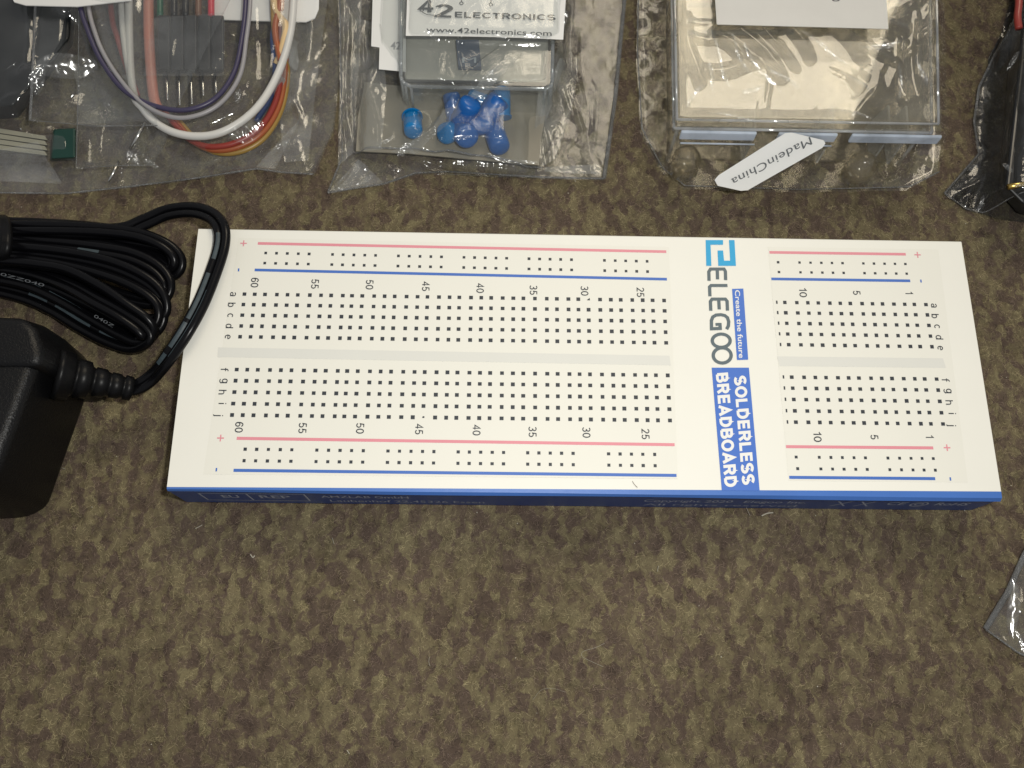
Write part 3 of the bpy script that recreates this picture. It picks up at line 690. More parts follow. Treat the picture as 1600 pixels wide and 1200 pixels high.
def patch(parent,P,Lp,Rp,lift,m,nu=24,nv=60,seed=1,wav=.1):
    """a second layer of film folded over the sheet P, following it a little higher"""
    l=resample([(x,y,0) for x,y in Lp],nv); r=resample([(x,y,0) for x,y in Rp],nv)
    u=np.linspace(0,1,nu)[None,:,None]; pix=((1-u)*l[:,None]+u*r[:,None]).reshape(-1,3)
    Q=P.reshape(-1,3); z=np.full(len(pix),5.0)
    for it in range(4):
        g=np.array([U(a[0],a[1],zq) for a,zq in zip(pix,z)])
        for i0 in range(0,len(g),256):
            d=((g[i0:i0+256,None,:2]-Q[None,:,:2])**2).sum(2); k=np.argpartition(d,4,axis=1)[:,:4]; ww_=1/(np.take_along_axis(d,k,1)+.05); z[i0:i0+256]=(Q[k,2]*ww_).sum(1)/ww_.sum(1)
    G=g.reshape(nv,nu,3)
    r_=np.random.default_rng(seed); zz_=blur(z.reshape(nv,nu),2)+lift+np.abs(blur(r_.normal(0,1,(nv,nu)),5))*wav*3
    G[...,2]=zz_; mb=MB(); sheet_mesh(mb,G); return mb.build('film_fold_or_glint',m,parent,smooth=True,sub=1)
TORCH=np.array([92,-30,232.])
def glint_facet(parent,px,py,z,length,width,ang,m,seed=1,bend=.12,und=.05):
    """film piece added for a glint, angled to mirror the torch to camera"""
    c=U(px,py,z); h=(CAM-c)/np.linalg.norm(CAM-c)+(TORCH-c)/np.linalg.norm(TORCH-c); n=h/np.linalg.norm(h)
    d=U(px+100*math.cos(R_(ang)),py-100*math.sin(R_(ang)),z)-c; d-=n*(d@n); d/=np.linalg.norm(d); e=np.cross(n,d)
    nu,nv=44,18; r=np.random.default_rng(seed); nz=blur(r.normal(0,1,(nv,nu)),3); nz/=nz.std(); nz2=blur(r.normal(0,1,(nv,nu)),14); nz2/=nz2.std()
    G=np.zeros((nv,nu,3))
    for j in range(nv):
        for i in range(nu):
            u=2*i/(nu-1)-1; v=2*j/(nv-1)-1; w=width*(1-.75*abs(u)**2.2)
            G[j,i]=c+d*u*length/2+e*(v*w/2+.12*length*math.sin(u*2+seed)*.5)+n*(-bend*v*v*width*.25-bend*.3*u*u*length*.06+und*nz2[j,i]*.9)
    mb=MB(); sheet_mesh(mb,G); return mb.build('film_fold_or_glint',m,parent,smooth=True,sub=1)
# ------------------------------------------------------------------ left bag: jumper wires
wp=col('wire_purple',(.05,.043,.09)); ww=col('wire_white',(.62,.61,.58)); wg=col('wire_grey',(.30,.29,.30)); wo=col('wire_orange',(.34,.09,.03)); wy=col('wire_yellow',(.32,.20,.05))
wr=col('wire_red',(.28,.04,.03)); wb=col('wire_brown',(.16,.07,.035)); wgr=col('wire_green',(.01,.10,.055)); wk=col('wire_black',(.012,.012,.014)); wpk=col('wire_salmon',(.55,.20,.14)); wblue=col('wire_blue',(.012,.04,.14)); wpe=col('wire_cream',(.70,.50,.26))
wire('jumper_wire',[(118,-90,11),(124,0,11),(138,50,11),(160,98,10.5),(195,142,10),(240,165,10),(290,172,10),(335,155,10),(365,115,10),(378,60,10.5),(384,0,11),(384,-90,11)],.62,wp,'purple wire making the inner arc round the black connector')
wire('jumper_wire',[(133,-90,11),(137,0,11),(148,50,11),(168,95,10.5),(205,145,10.2),(245,175,10),(290,184,10),(340,165,10),(374,120,10),(385,60,10.5),(391,0,11),(391,-90,11)],.55,wg,'pale grey wire hugging the outside of the purple arc')
wire('jumper_wire',[(200,-90,7),(205,120,7.5),(225,172,8),(262,203,8.5),(310,213,9),(355,203,9.5),(400,170,9.5),(432,120,9.5),(452,60,9.5),(459,0,9.5),(462,-90,9.5)],.95,ww,'thick white wire making the widest arc low in the bag')
wire('jumper_wire',[(186,-90,7.5),(190,20,7.5),(196,80,7.5),(207,140,7)],.75,ww,'straight white wire left of the black connector')
wire('jumper_wire',[(168,-90,6),(174,20,6),(184,60,6),(200,110,5.5),(215,150,5)],.75,wr,'dull red wire between the purple arc and the white wire')
wire('jumper_wire',[(232,-90,7),(232,20,7),(234,80,7),(240,150,6),(250,175,4)],1.3,wpk,'wide salmon wire against the left side of the connector')
wire('jumper_wire',[(248,165,4),(300,220,4),(350,228,4.2),(400,205,4.5),(430,160,5),(440,100,6),(436,40,7),(430,-90,8)],.75,wr,'red wire of the outer bundle at the right')
wire('jumper_wire',[(270,185,3),(310,226,3.2),(355,234,3.2),(405,212,3.5),(436,165,4),(446,100,5),(444,40,6),(440,-90,7)],.75,wo,'orange wire of the outer bundle at the right')
wire('jumper_wire',[(280,190,2.2),(320,231,2.2),(365,239,2.2),(410,218,2.5),(440,170,3),(449,110,4),(436,80,8),(428,40,9),(424,-90,9)],.7,wy,'yellow wire of the outer bundle at the right')
wire('jumper_wire',[(424,-90,7),(430,20,7.5),(426,60,8.2),(430,110,6),(424,150,4),(400,190,3)],.7,wblue,'dark blue wire beside the orange bundle')
wire('jumper_wire',[(416,-90,9),(430,10,9.6),(446,40,9.8),(440,80,8.6),(432,100,7)],.9,wpe,'cream twisted wire crossing the orange bundle')
wire('jumper_wire',[(440,-90,9.3),(438,0,9.6),(430,45,9.7),(438,95,8.2)],.8,wo,'short orange wire twisted with the cream wire')
# black connector with wires and pins
cn=thing('pin_connector','black multi-way connector with five thin metal pins in the left bag','connector',U(292,70,4))
mb=MB()
for k in range(5):
    x=256+k*21; c=U(x,66,6); prism(mb,[U(x-10,112,3),U(x+10.2,112,3),U(x+10.2,26,3),U(x-10,26,3)],[U(x-9.4,109,9.2),U(x+9.4,109,9.2),U(x+9.4,24,9.2),U(x-9.4,24,9.2)])
mb.build('housing',principled('connector_black',(.004,.004,.0045),.45),cn,bevel=.35)
m_metal=principled('bright_pin_metal',(.75,.74,.70),.22,metal=1)
for k,(x,yb) in enumerate([(261,156),(280,165),(299,163),(317,150),(337,145)]):
    mb=MB(); tube(mb,[U(x-1,106,6.5),U(x,130,6.5),U(x+1,yb-2,6.5),U(x+1,yb,6.5)],[.3,.3,.26,.12],8); mb.build('pin',m_metal,cn,smooth=True)
for x,m_,nm in ((250,wgr,'deep green lead running into the connector'),(272,wk,'black lead running into the connector'),(290,wk,'second black lead in the middle of the connector'),(310,wb,'brown lead running into the connector'),(330,wr,'bright red lead at the right side of the connector')):
    wire('connector_lead',[(x,-90,7),(x,-20,7),(x,26,6.6)],.85,m_ if m_ is not wr else col('wire_bright_red',(.6,.02,.05)),nm,group='leads of the black connector')
pxpoly('bag_card',[(20,-70,12.5),(16,-10,12.5),(22,3,12.5),(40,8,12.5),(120,10,12.4)]+[(205,0,12.4),(205,-70,12.5)],12.5,m_paper,None,.3,'small white rounded card at the top left of the left bag','card')
pxpoly('bag_card',[(335,-70,5),(335,30,5),(400,32,6),(478,34,8),(492,28,8),(498,14,8),(500,-70,8)],6,m_paper,None,.3,'white card with a rounded lower corner behind the arc wires at the right','card')
m_dark=principled('dark_part_plastic',(.006,.008,.009),.3)
mb=MB(); prism(mb,[U(-90,190,1),U(30,185,1),U(115,70,1),U(122,-80,1),U(-90,-80,1)],[U(-90,170,9),U(20,165,9),U(108,60,9),U(118,-80,9),U(-90,-80,9)])
tag(mb.build('circuit_module',m_dark,bevel=.8),'dark module lying at the far left inside the left bag','module')
mb=MB(); 
for k in range(4): prism(mb,[U(-40,196+9*k,1),U(70,214+8*k,1),U(76,221+8*k,1),U(-40,204+9*k,1)][::-1],[U(-40,194+9*k,4),U(70,212+8*k,4),U(74,219+8*k,4),U(-40,202+9*k,4)][::-1])
tag(mb.build('component_tape',principled('tape_buff',(.30,.29,.22),.5),bevel=.1),'buff strips of component tape at the lower left of the left bag','tape')
mb=MB(); prism(mb,[U(78,252,1),U(120,250,1),U(120,200,1),U(82,202,1)],[U(80,248,5),U(118,246,5),U(118,200,5),U(84,202,5)])
tag(mb.build('terminal_block',col('part_green',(.007,.042,.032)),bevel=.5),'small dark green block near the bottom of the left bag','component')
mb=MB(); tube(mb,[U(205,232,3),U(226,192,5)],.42,8); tube(mb,[U(170,284,1.5),U(186,252,2)],.3,8)
tag(mb.build('metal_lead',m_metal,smooth=True),'thin bright metal leads low in the left bag','component lead')
solL=[(XY([(-90,190),(25,185),(110,65),(122,-80),(-90,-80)],9),9.2),(XY([(240,112),(352,112),(352,-80),(240,-80)],9),9.4),(XY([(120,-80),(150,95),(230,190),(300,222),(380,190),(440,120),(466,-80)],8),9.8),(XY([(385,-80),(395,60),(455,60),(466,-80)],10),11),(XY([(60,-80),(70,0),(205,10),(205,-80)],12),12.7),(XY([(-60,200),(120,205),(120,252),(-60,240)],4),5)]
bagL=thing('plastic_bag','crinkled clear plastic bag of jumper wires at the upper left','plastic bag',U(250,100,0),'clear plastic parts bags on the carpet')
oL,PL=bagfilm(bagL,'film',[(-140,300,1),(-140,100,1),(-140,-170,1)],[(490,272,1),(520,200,1.5),(532,100,2),(525,-170,2)],[(-140,-170,2),(200,-170,10),(525,-170,2)],[(-140,290,1),(0,293,1),(100,296,1),(200,287,1),(300,276,1),(400,262,1),(440,268,1),(490,272,1)],150,110,solL,m_filmA,11,1.05,.5,folds=[(30,150,180,62,2.7,3.4),(335,228,430,182,2.0,3.2),(150,260,205,235,1.2,1.6),(60,0,50,170,.9,.9),(170,285,200,225,.9,1.2),(440,120,475,190,.9,.8),(410,0,402,190,.8,.8),(360,240,500,185,.7,.8),(0,190,60,160,.9,1.6),(20,250,100,290,.7,1)]+random_creases(2,46,0,520,0,280,ln=(30,120),h=(.15,.6),w=(.5,1.2)))
seam(bagL,PL[0],m_seam,.25)
glint_facet(bagL,103,104,13,14,6,12,m_glare,3,und=.07); glint_facet(bagL,385,203,11.5,8.5,5,18,m_glare,5); glint_facet(bagL,60,125,12,7,3.4,80,m_glare,8)
glint_facet(bagL,208,246,4,4,2.2,-55,m_glare,6); glint_facet(bagL,236,256,3.5,4,1.4,-20,m_glare,9); glint_facet(bagL,18,110,8.5,8,2.4,25,m_glare,12); glint_facet(bagL,372,150,10,3.5,1.6,70,m_glare,13)
patch(bagL,PL,[(445,255),(430,130),(440,0)],[(482,252),(494,140),(512,0)],.25,m_fold,seed=3)
patch(bagL,PL,[(0,284),(0,235)],[(98,288),(60,222)],.2,m_fold,seed=4)
patch(bagL,PL,[(225,120),(240,30)],[(350,120),(352,20)],.25,m_glare,seed=14)
patch(bagL,PL,[(120,196),(124,110)],[(232,190),(205,120)],.3,m_fold,seed=15)
patch(bagL,PL,[(400,262),(452,205)],[(430,266),(470,186)],.2,m_fold,seed=4,nu=10)
# loose inner fold of the bag: a narrow flap with sharp edges
flp=thing('inner_bag','small clear inner pouch whose square lower corner ends beside the green block','plastic bag',U(190,180,0),'clear plastic parts bags on the carpet')
oF,PF=bagfilm(flp,'film',[(119,263,6.2),(122,150,9),(124,-120,10.5)],[(240,258,6),(300,120,10.5),(420,-120,11.5)],[(124,-120,13),(240,-120,13),(420,-120,12)],[(119,263,6.2),(180,259,6.5),(240,258,6)],80,70,solL,m_filmA,23,1.03,.4,bottom=False,folds=random_creases(3,16,120,430,60,250,ln=(20,90),h=(.15,.5),w=(.5,1.2)))
seam(flp,PF[0],m_seam,.12,.1)
seam(flp,PF[:,0],m_seam,.12,.1)
fl2=thing('inner_bag','second clear inner pouch with a whitish sealed left edge over the dark module','plastic bag',U(150,120,0),'clear plastic parts bags on the carpet')
oG,PG=bagfilm(fl2,'film',[(47,188,9.6),(52,90,10.2),(60,-120,11)],[(246,196,9.6),(240,90,11),(236,-120,12)],[(60,-120,13),(150,-120,13),(236,-120,13)],[(47,188,9.6),(150,197,9.6),(246,196,9.6)],60,70,[(p,z+.6) for p,z in solL],m_filmA,27,1.02,.3,bottom=False,folds=random_creases(31,12,60,240,20,190,ln=(20,90),h=(.15,.5),w=(.5,1.2)))
seam(fl2,PG[:,0],m_seam,.38,.2,'side_seam'); seam(fl2,PG[0],m_seam,.12,.1)
# ------------------------------------------------------------------ middle bag
m_cl=film_mat('clear_styrene',tint=(.9,.91,.9),milk=.07,rough=.05,bump=.02,bscale=60)
m_clt=film_mat('clear_styrene_edge',tint=(.75,.78,.78),milk=.20,rough=.05,bump=.02,bscale=60,ior=1.7)
m_ledb=principled('blue_cap_plastic',(.001,.095,.36),.35,var=.3,bscale=900,coat=.15)
m_ledc=principled('azure_cap_plastic',(.002,.17,.45),.25,var=.2,bscale=900,coat=.15)
def clear_case(parent,name,quad,z0,z1,m,me,r=.35,ribs=True):
    """thin walled clear box: quad of xy points at z1"""
    Q=ccw3([np.array([*q[:2],z1]) for q in quad]); n=len(Q); mb=MB()
    prism(mb,[np.array([q[0],q[1],z0]) for q in Q],Q); o=mb.build(name,m,parent,bevel=.8)
    mb=MB()
    for zz_ in (z1-.25,):
        for i in range(n): tube(mb,[np.array([*Q[i][:2],zz_]),np.array([*Q[(i+1)%n][:2],zz_])],r,8)
    for q in Q: tube(mb,[np.array([q[0],q[1]+1e-3,z0]),np.array([q[0],q[1],z1])],r*.8,8)
    mb.build('rim',me,parent,smooth=True); return o
cs=thing('component_box','small clear plastic box with a pale chip inside, below the white printed label','small box',U(740,80,0))
quad=[U(633,130,13),U(642,134,13),U(852,139,13),U(860,135,13),U(863,128,13),U(866,-60,13),U(628,-60,13),U(626,118,13),U(628,125,13)]
clear_case(cs,'shell',quad,2,13,m_cl,m_clt,.45)
pxpoly('circuit_chip',[(712,62),(748,62),(752,104),(716,103)],10.2,principled('chip_slate',(.10,.13,.19),.4),None,1.5,'small slate blue chip inside the little clear box','chip')
mb=MB(); A_=U(722,98,10.25);B_=U(744,98,10.25); put_text(mb,'M',A_,B_,(0,1.7,0),0.0); chm=mb.build('chip_print',principled('chip_print',(.45,.5,.55),.5),bpy.data.objects['circuit_chip'])
mb=MB(); prism(mb,[U(632,128,2.4),U(856,133,2.4),U(858,-40,2.4),U(634,-40,2.4)],[U(632,124,8),U(855,129,8),U(858,-40,8),U(634,-40,8)])
tag(mb.build('foam_pad',principled('pad_buff',(.44,.43,.38),.8,bump=.4,bscale=1200,var=.1),bevel=.6),'pale grey padding filling the little clear box','padding')
# printed label
ZL=15.3
lab=thing('paper_label','white printed shop label with bold lettering and a web address, topmost in the middle bag','label',U(755,20,ZL))
def bent(pts_l,pts_r,n=14,amp=.35):
    """sheet of paper slightly bowed across"""
    V=[];F=[]
    for j,(a,b2) in enumerate(zip(pts_l,pts_r)):
        A_=U3(a);B_=U3(b2)
        for i in range(n+1):
            t=i/n; p=A_+(B_-A_)*t; p[2]+=amp*math.sin(math.pi*t)*1.0; V.append(p)
    for j in range(len(pts_l)-1):
        for i in range(n): k=j*(n+1)+i; F.append([k,k+1,k+n+2,k+n+1])
    return V,F
V,F=bent([(634,56,ZL),(636,0,ZL+.1),(640,-80,ZL+.1)],[(880,62,ZL-.3),(884,0,ZL),(888,-80,ZL)])
mesh_obj('sheet',V,F,m_paper,lab,True)
mb=MB()
def ltext(s,a,b2,capx,bold,z=ZL+.5):
    A_=U(*a,z);B_=U(*b2,z); d=(B_-A_)/np.linalg.norm(B_-A_); n=np.array([-d[1],d[0],0]); put_text(mb,s,A_,B_,n*capx*.128,bold)
def lstroke(s_,a,b2,capx,w_,z=ZL+.5):
    A_=U(*a,z);B_=U(*b2,z); d=(B_-A_)/np.linalg.norm(B_-A_); n=np.array([-d[1],d[0],0]); put_stroke(mb,s_,A_,B_,n*capx*.128,w_)
lstroke('4',(655,19),(678,19),30,.17); lstroke('2',(680,26),(707,27),28,.17)
lstroke('ELECTRONICS',(710,27),(868,32),13,.19); ltext('www.42electronics.com',(666,50),(862,56),12.5,.006)
mb.build('printed_text',m_printk,lab)
mb=MB()   # circuit ring marks of the printed logo
for x,y,r_ in ((659,15.5,4),(721,5,4),(767,7,4)):
    c=U(x,y,ZL+.5); 
    for k in range(14):
        a0,a1=2*math.pi*k/14,2*math.pi*(k+1)/14; mb.add([(c[0]+r*.13*math.cos(a),c[1]+r*.13*math.sin(a),c[2]) for r,a in ((r_,a0),(r_,a1),(r_-1.6,a1),(r_-1.6,a0))],[[0,3,2,1]])
for a,b2 in (((660,19),(668,23)),((668,23),(682,24)),((721,2),(721,-12)),((767,4),(767,-6)),((767,-6),(735,-8))):
    A_=U(*a,ZL+.5);B_=U(*b2,ZL+.5); tube(mb,[A_,B_],.09,6)
mb.build('printed_mark',m_printk,lab)
o=pxpoly('paper_label',[(584,-60),(580,72),(593,74),(592,108),(634,112),(634,-60)],9.5,m_paper,None,.1,'half hidden white label sticking out left of the printed shop label','label')
mb=MB()
A_=U(610,77,9.56); B_=U(626,77,9.56); put_text(mb,'42',A_,B_,(0,2.3,0),.02); mb.build('printed_text',principled('faded_print',(.35,.36,.37),.6),o)
# blue caps: short domed cylinders
def cap_blue(name,px,py,z,rpx,h,tilt,az,m,label):
    c=U(px,py,z); t=thing(name,label,'button cap',c,'blue plastic caps in the middle bag')
    ax=np.array([math.cos(az)*math.sin(tilt),math.sin(az)*math.sin(tilt),math.cos(tilt)]); r=rpx*.155; h=h*1.15
    mb=MB(); ts=[(-.5,.9),(-.48,.98),(-.3,1.0),(.25,1.0),(.42,.98),(.5,.88),(.545,.62),(.56,.05)]
    T_=[c+ax*h*a for a,_ in ts]; tube(mb,T_,[r*b for _,b in ts],24); mb.build('dome',m,t,smooth=True)
    mb=MB(); tube(mb,[c-ax*h*.56,c-ax*h*.5],[r*1.12,r*1.12],24); mb.build('flange',m,t,smooth=False)
cap_blue('blue_cap',645,195,5.5,15,5,1.25,-1.45,m_ledc,'azure blue cap lying alone at the left of the middle bag')
cap_blue('blue_cap',704,206,4.5,17,5,.9,-2.2,m_ledc,'azure blue cap at the left of the blue cluster')
cap_blue('blue_cap',725,208,5.5,19,6,.9,-1.2,m_ledb,'deep blue cap at the lowest point of the cluster')
cap_blue('blue_cap',728,176,8,18,6,.5,.6,m_ledb,'deep blue cap stacked in the middle of the cluster')
cap_blue('blue_cap',768,172,7,19,6,1.1,.8,m_ledb,'deep blue cap at the upper right of the cluster')
cap_blue('blue_cap',784,160,7,14,6,1.3,1.6,m_ledc,'azure blue cap at the far upper right of the cluster')
cap_blue('blue_cap',775,214,4.5,17,7,1.35,-1.3,m_ledb,'deep blue cap at the lower right of the cluster')
cap_blue('blue_cap',708,165,5,14,5,1.0,1.8,m_ledb,'dark blue cap half hidden at the top left of the cluster')
cap_blue('blue_cap',748,196,6,16,6,1.4,.1,m_ledb,'deep blue cap lying flat across the middle of the cluster')
cap_blue('blue_cap',752,160,6,15,6,1.35,2.9,m_ledc,'azure blue cap lying flat at the top of the cluster')
# folded card lining the inner pouch
pxpoly('backing_card',[(556,236),(640,240),(740,249),(842,258),(846,214),(858,150),(800,142),(640,136),(570,128),(560,180)],3.2,principled('card_grey',(.235,.215,.17),.6,var=.1,bscale=800),None,.3,'buff backing card under the blue caps','card')
solM=[(XY([(625,132),(862,138),(866,-80),(628,-80)],13),13.2),(XY([(634,58),(882,64),(888,-80),(640,-80)],15),15.9),(XY([(690,225),(800,225),(800,150),(690,150)],9),9.5),(XY([(630,222),(662,222),(662,178),(630,178)],7),7.8),(XY([(560,240),(825,255),(830,100),(566,100)],5),5.2),(XY([(585,70),(630,110),(634,-80),(588,-80)],9),9.8)]
inn=thing('inner_bag','inner clear pouch holding the blue caps and printed label','plastic bag',U(700,150,0),'clear plastic parts bags on the carpet')
oI,PI=bagfilm(inn,'film',[(552,238,2.5),(545,120,4),(548,-150,5)],[(846,262,2.5),(892,150,4),(905,-150,5)],[(548,-150,14),(720,-150,15),(905,-150,14)],[(552,238,2.5),(640,242,2.5),(740,252,2.5),(846,262,2.5)],120,105,solM,m_filmB2,5,1.05,.4,bottom=False,folds=random_creases(6,24,555,840,100,250,ln=(20,110),h=(.2,.7),w=(.5,1.2))+[(700,175,750,130,1,1),(575,120,590,240,.8,1)])
seam(inn,PI[0],m_seam,.3,.15)
bagM=thing('plastic_bag','wrinkled milky clear bag with printed label and blue caps at top centre','plastic bag',U(740,120,0),'clear plastic parts bags on the carpet')
oM,PM=bagfilm(bagM,'film',[(512,301,1),(535,245,1.6),(533,120,2),(528,-170,2)],[(944,279,1.2),(962,150,1.2),(976,0,1.2),(985,-170,1.2)],[(528,-170,10),(740,-170,16),(985,-170,10)],[(512,301,1),(540,296,1),(600,287,1),(650,270,1.3),(700,268,1.3),(850,277,1.2),(944,279,1.2)],150,125,[(p,z+.5) for p,z in solM],m_filmB,31,1.05,.5,folds=[(625,245,830,75,2.2,1.4),(505,300,560,235,1.2,1.2),(535,0,545,240,1.2,1.3),(560,10,565,230,1.0,1.0),(888,110,935,270,1.0,.9),(900,20,912,150,1.2,1.2),(860,90,905,170,1,1),(850,160,862,262,.8,.8),(880,10,868,120,1.4,1.4),(590,0,575,160,.9,1),(640,260,900,280,.7,1)]+random_creases(8,40,530,950,0,280,ang=(50,140),ln=(30,130),h=(.2,.7),w=(.5,1.3))+random_creases(12,14,600,950,60,260,ln=(30,90),h=(.2,.6),w=(.5,1.1)))
seam(bagM,PM[0],m_seam,.28,.15); seam(bagM,PM[:,-1],m_seam,.5,.15,'side_seam'); seam(bagM,PM[:,0],m_seam,.25,.15,'side_seam')
patch(bagM,PM,[(612,250),(700,172),(792,90)],[(632,256),(715,182),(812,94)],.5,m_fold,nu=12,nv=80,seed=2)
glint_facet(bagM,634,232,11,5.5,1.5,47,m_glare,21); glint_facet(bagM,604,220,9,4.5,.9,42,m_glare,22); glint_facet(bagM,768,112,15.5,4,1.0,40,m_glare,23); glint_facet(bagM,800,248,6.5,13,1.2,-13,m_glare,24); glint_facet(bagM,722,215,11,5,.8,-3,m_glare,25)
glint_facet(bagM,878,32,14,5,3,60,m_glare,26); glint_facet(bagM,575,280,3.5,3,1.2,40,m_glare,27); glint_facet(bagM,928,270,2.5,1.6,.8,0,m_glare,28)
patch(bagM,PM,[(846,262),(838,165),(870,60)],[(868,250),(893,175),(905,95)],.3,m_fold,seed=5)
patch(bagM,PM,[(528,262),(531,120),(529,0)],[(552,240),(560,120),(566,0)],.25,m_fold,seed=6)
patch(bagM,PM,[(556,238),(548,130),(556,30)],[(596,240),(604,140),(596,40)],.4,m_fold,seed=7)
patch(bagM,PM,[(850,270),(852,262)],[(938,274),(938,258)],.3,m_fold,seed=8,nu=50,nv=10)
patch(bagM,PM,[(515,300),(545,268)],[(600,287),(560,250)],.3,m_fold,seed=9)
# ------------------------------------------------------------------ clear case in film
m_acr=film_mat('clear_acrylic',tint=(.93,.92,.89),milk=.075,milkcol=(.80,.75,.62),gloss=.6,rough=.03,bump=.02,bscale=40,ior=1.55)  # beige light reflected inside the case is put into the milk colour
m_acre=film_mat('clear_acrylic_edge',tint=(.85,.86,.87),milk=.32,rough=.05,bump=.03,bscale=60,ior=1.9)  # light caught along the edges is painted in as white milk
case=thing('clear_case','clear acrylic enclosure wrapped in film, with a tilted white sticker on its front','case',U(1250,150,0))
HZ=21.0
qt=[U(1058,186,HZ),U(1467,193,HZ),U(1462,-150,HZ),U(1052,-150,HZ)]
def ins(q,d): 
    c=np.mean([p for p in q],axis=0); return [np.array([p[0]+np.sign(c[0]-p[0])*d,p[1]+np.sign(c[1]-p[1])*d,p[2]]) for p in q]
mb=MB(); Q=qt
prism(mb,[np.array([q[0],q[1],17.2]) for q in Q],Q); mb.build('lid',m_acr,case,bevel=.7)
mb=MB(); Qi=ins(qt,1.3); prism(mb,[np.array([q[0],q[1],1.2]) for q in Qi],[np.array([q[0],q[1],16.6]) for q in Qi]); mb.build('tray',m_acr,case,bevel=.9)
mb=MB()
for i in range(4):
    a,b2=Q[i],Q[(i+1)%4]
    for zz_,r_ in ((HZ-.2,.32),(17.3,.38)):
        tube(mb,[np.array([a[0],a[1],zz_]),np.array([b2[0],b2[1],zz_])],r_,8)
for a,b2 in zip(Q,Qi): tube(mb,[np.array([b2[0]+1e-3,b2[1],1.2]),np.array([b2[0],b2[1],16.6])],.45,8)
mb.build('lid_rim',m_acre,case,smooth=True)
fy0=Q[0][1]
# front tabs of lid: short bars, their blue-white reflection put into the colour
m_tab=film_mat('tab_reflection',tint=(.70,.75,.82),milk=.8,rough=.12,bump=.05,bscale=300,milkcol=(.70,.77,.88))
m_post=film_mat('moulded_post',tint=(.85,.83,.78),milk=.10,rough=.08,bump=.02,bscale=50,milkcol=(.80,.72,.55),ior=1.6)  # beige highlight of the posts painted in as milk colour
for xa,xb in ((1064,1182),(1216,1308),(1330,1470)):
    A_=U(xa,206,16.5);B_=U(xb,209,16.5)
    mb=MB(); prism(mb,[np.array([A_[0],fy0-.9,14.0]),np.array([B_[0],fy0-.9,14.0]),np.array([B_[0],fy0-.1,14.0]),np.array([A_[0],fy0-.1,14.0])],[np.array([A_[0],fy0-.9,17.0]),np.array([B_[0],fy0-.9,17.0]),np.array([B_[0],fy0-.1,17.0]),np.array([A_[0],fy0-.1,17.0])])
    mb.build('lid_tab',m_tab,case,bevel=.3)
for x,y in ((1075,243),(1352,252)):
    c=U(x,y,8); mb=MB(); tube(mb,[np.array([c[0],c[1],1.5]),np.array([c[0],c[1],7]),np.array([c[0],c[1],7.5]),np.array([c[0],c[1],9]),np.array([c[0],c[1],9.8])],[3.6,3.4,2.6,2.4,.8],20); mb.build('screw_post',m_post,case,smooth=True)
for xa,xb in ((1064,1180),(1215,1300)):  # thin bars added to draw the bright line below the tabs
    A_=U(xa,224,13.2);B_=U(xb,226,13.2); mb=MB(); tube(mb,[np.array([A_[0],fy0-.9,12.6]),np.array([B_[0],fy0-.9,12.6])],.22,8); mb.build('lid_tab',m_tab,case,smooth=True)
for x in (1180,1302,1390,1418):
    a=U(x,200,14); mb=MB(); prism(mb,[np.array([a[0]-.25,fy0+1.4,1.4]),np.array([a[0]+.25,fy0+1.4,1.4]),np.array([a[0]+.25,fy0+12,1.4]),np.array([a[0]-.25,fy0+12,1.4])],[np.array([a[0]-.25,fy0+1.4,14]),np.array([a[0]+.25,fy0+1.4,14]),np.array([a[0]+.25,fy0+9,15]),np.array([a[0]-.25,fy0+9,15])]); mb.build('divider_rib',m_acre,case)
for y in (8,32,52):
    mb=MB(); A_=U(1075,y,10);B_=U(1240,y-2,10); tube(mb,[A_,B_],.7,8); mb.build('cross_rib',m_acre,case,smooth=True)
# stickers
o=pxpoly('paper_label',[(1120,38),(1388,45),(1380,-80),(1112,-80)],HZ+2.4,principled('label_offwhite',(.62,.61,.58),.55,var=.05,bscale=1500),None,.12,'blank lower part of a white label on top of the clear case','label')
mb=MB(); A_=U(1300,-1,HZ+2.47);B_=U(1312,-1,HZ+2.47); put_text(mb,'g',A_,B_,(0,1.7,0),0.01); mb.build('printed_text',m_printk,o)
zs=11.5
st=[(1117,284),(1115,288)]
stk=thing('sticker','tilted white strip sticker reading MadeinChina on the front of the clear case','sticker',U(1205,250,zs))
# a plane that leans like the case front: lower at the camera side
def SK(px,py): 
    z=17.5-(py-205)*.105; return U(px,py,z)
out=[(1116,281),(1122,274),(1128,270),(1226,208),(1236,207),(1286,219),(1289,224),(1284,231),(1180,290),(1168,297),(1157,298),(1121,290)]
tp=ccw3([SK(*p)+np.array([0,-.2,.3]) for p in out]); mb=MB(); prism(mb,[p-np.array([0,-.05,.12]) for p in tp],tp); mb.build('sheet',m_paper,stk)
mb=MB(); s_=SK(1276,222)+np.array([0,-.25,.42]); e_=SK(1142,284)+np.array([0,-.25,.42]); u_=(SK(1257+0,208)+np.array([0,-.25,.42]))-s_
dd=(e_-s_)/np.linalg.norm(e_-s_); nn=np.cross(SK(1160,250)-SK(1240,250),SK(1200,220)-SK(1200,280)); nn/=np.linalg.norm(nn); 
if nn[2]<0: nn=-nn
upn=np.cross(nn,dd)
s_=SK(1264,214)+np.array([0,-.35,.62]); e_=SK(1141,280)+np.array([0,-.35,.62])
put_text(mb,'MadeinChina',s_-upn*0,e_-upn*0,upn*2.0,0.0,1.05); mb.build('printed_text',m_printk,stk)
solC=[([q[:2] for q in qt],HZ+.6)]
wr_=thing('plastic_bag','tight glossy clear wrap over the acrylic case','plastic bag',U(1250,150,0),'clear plastic parts bags on the carpet')
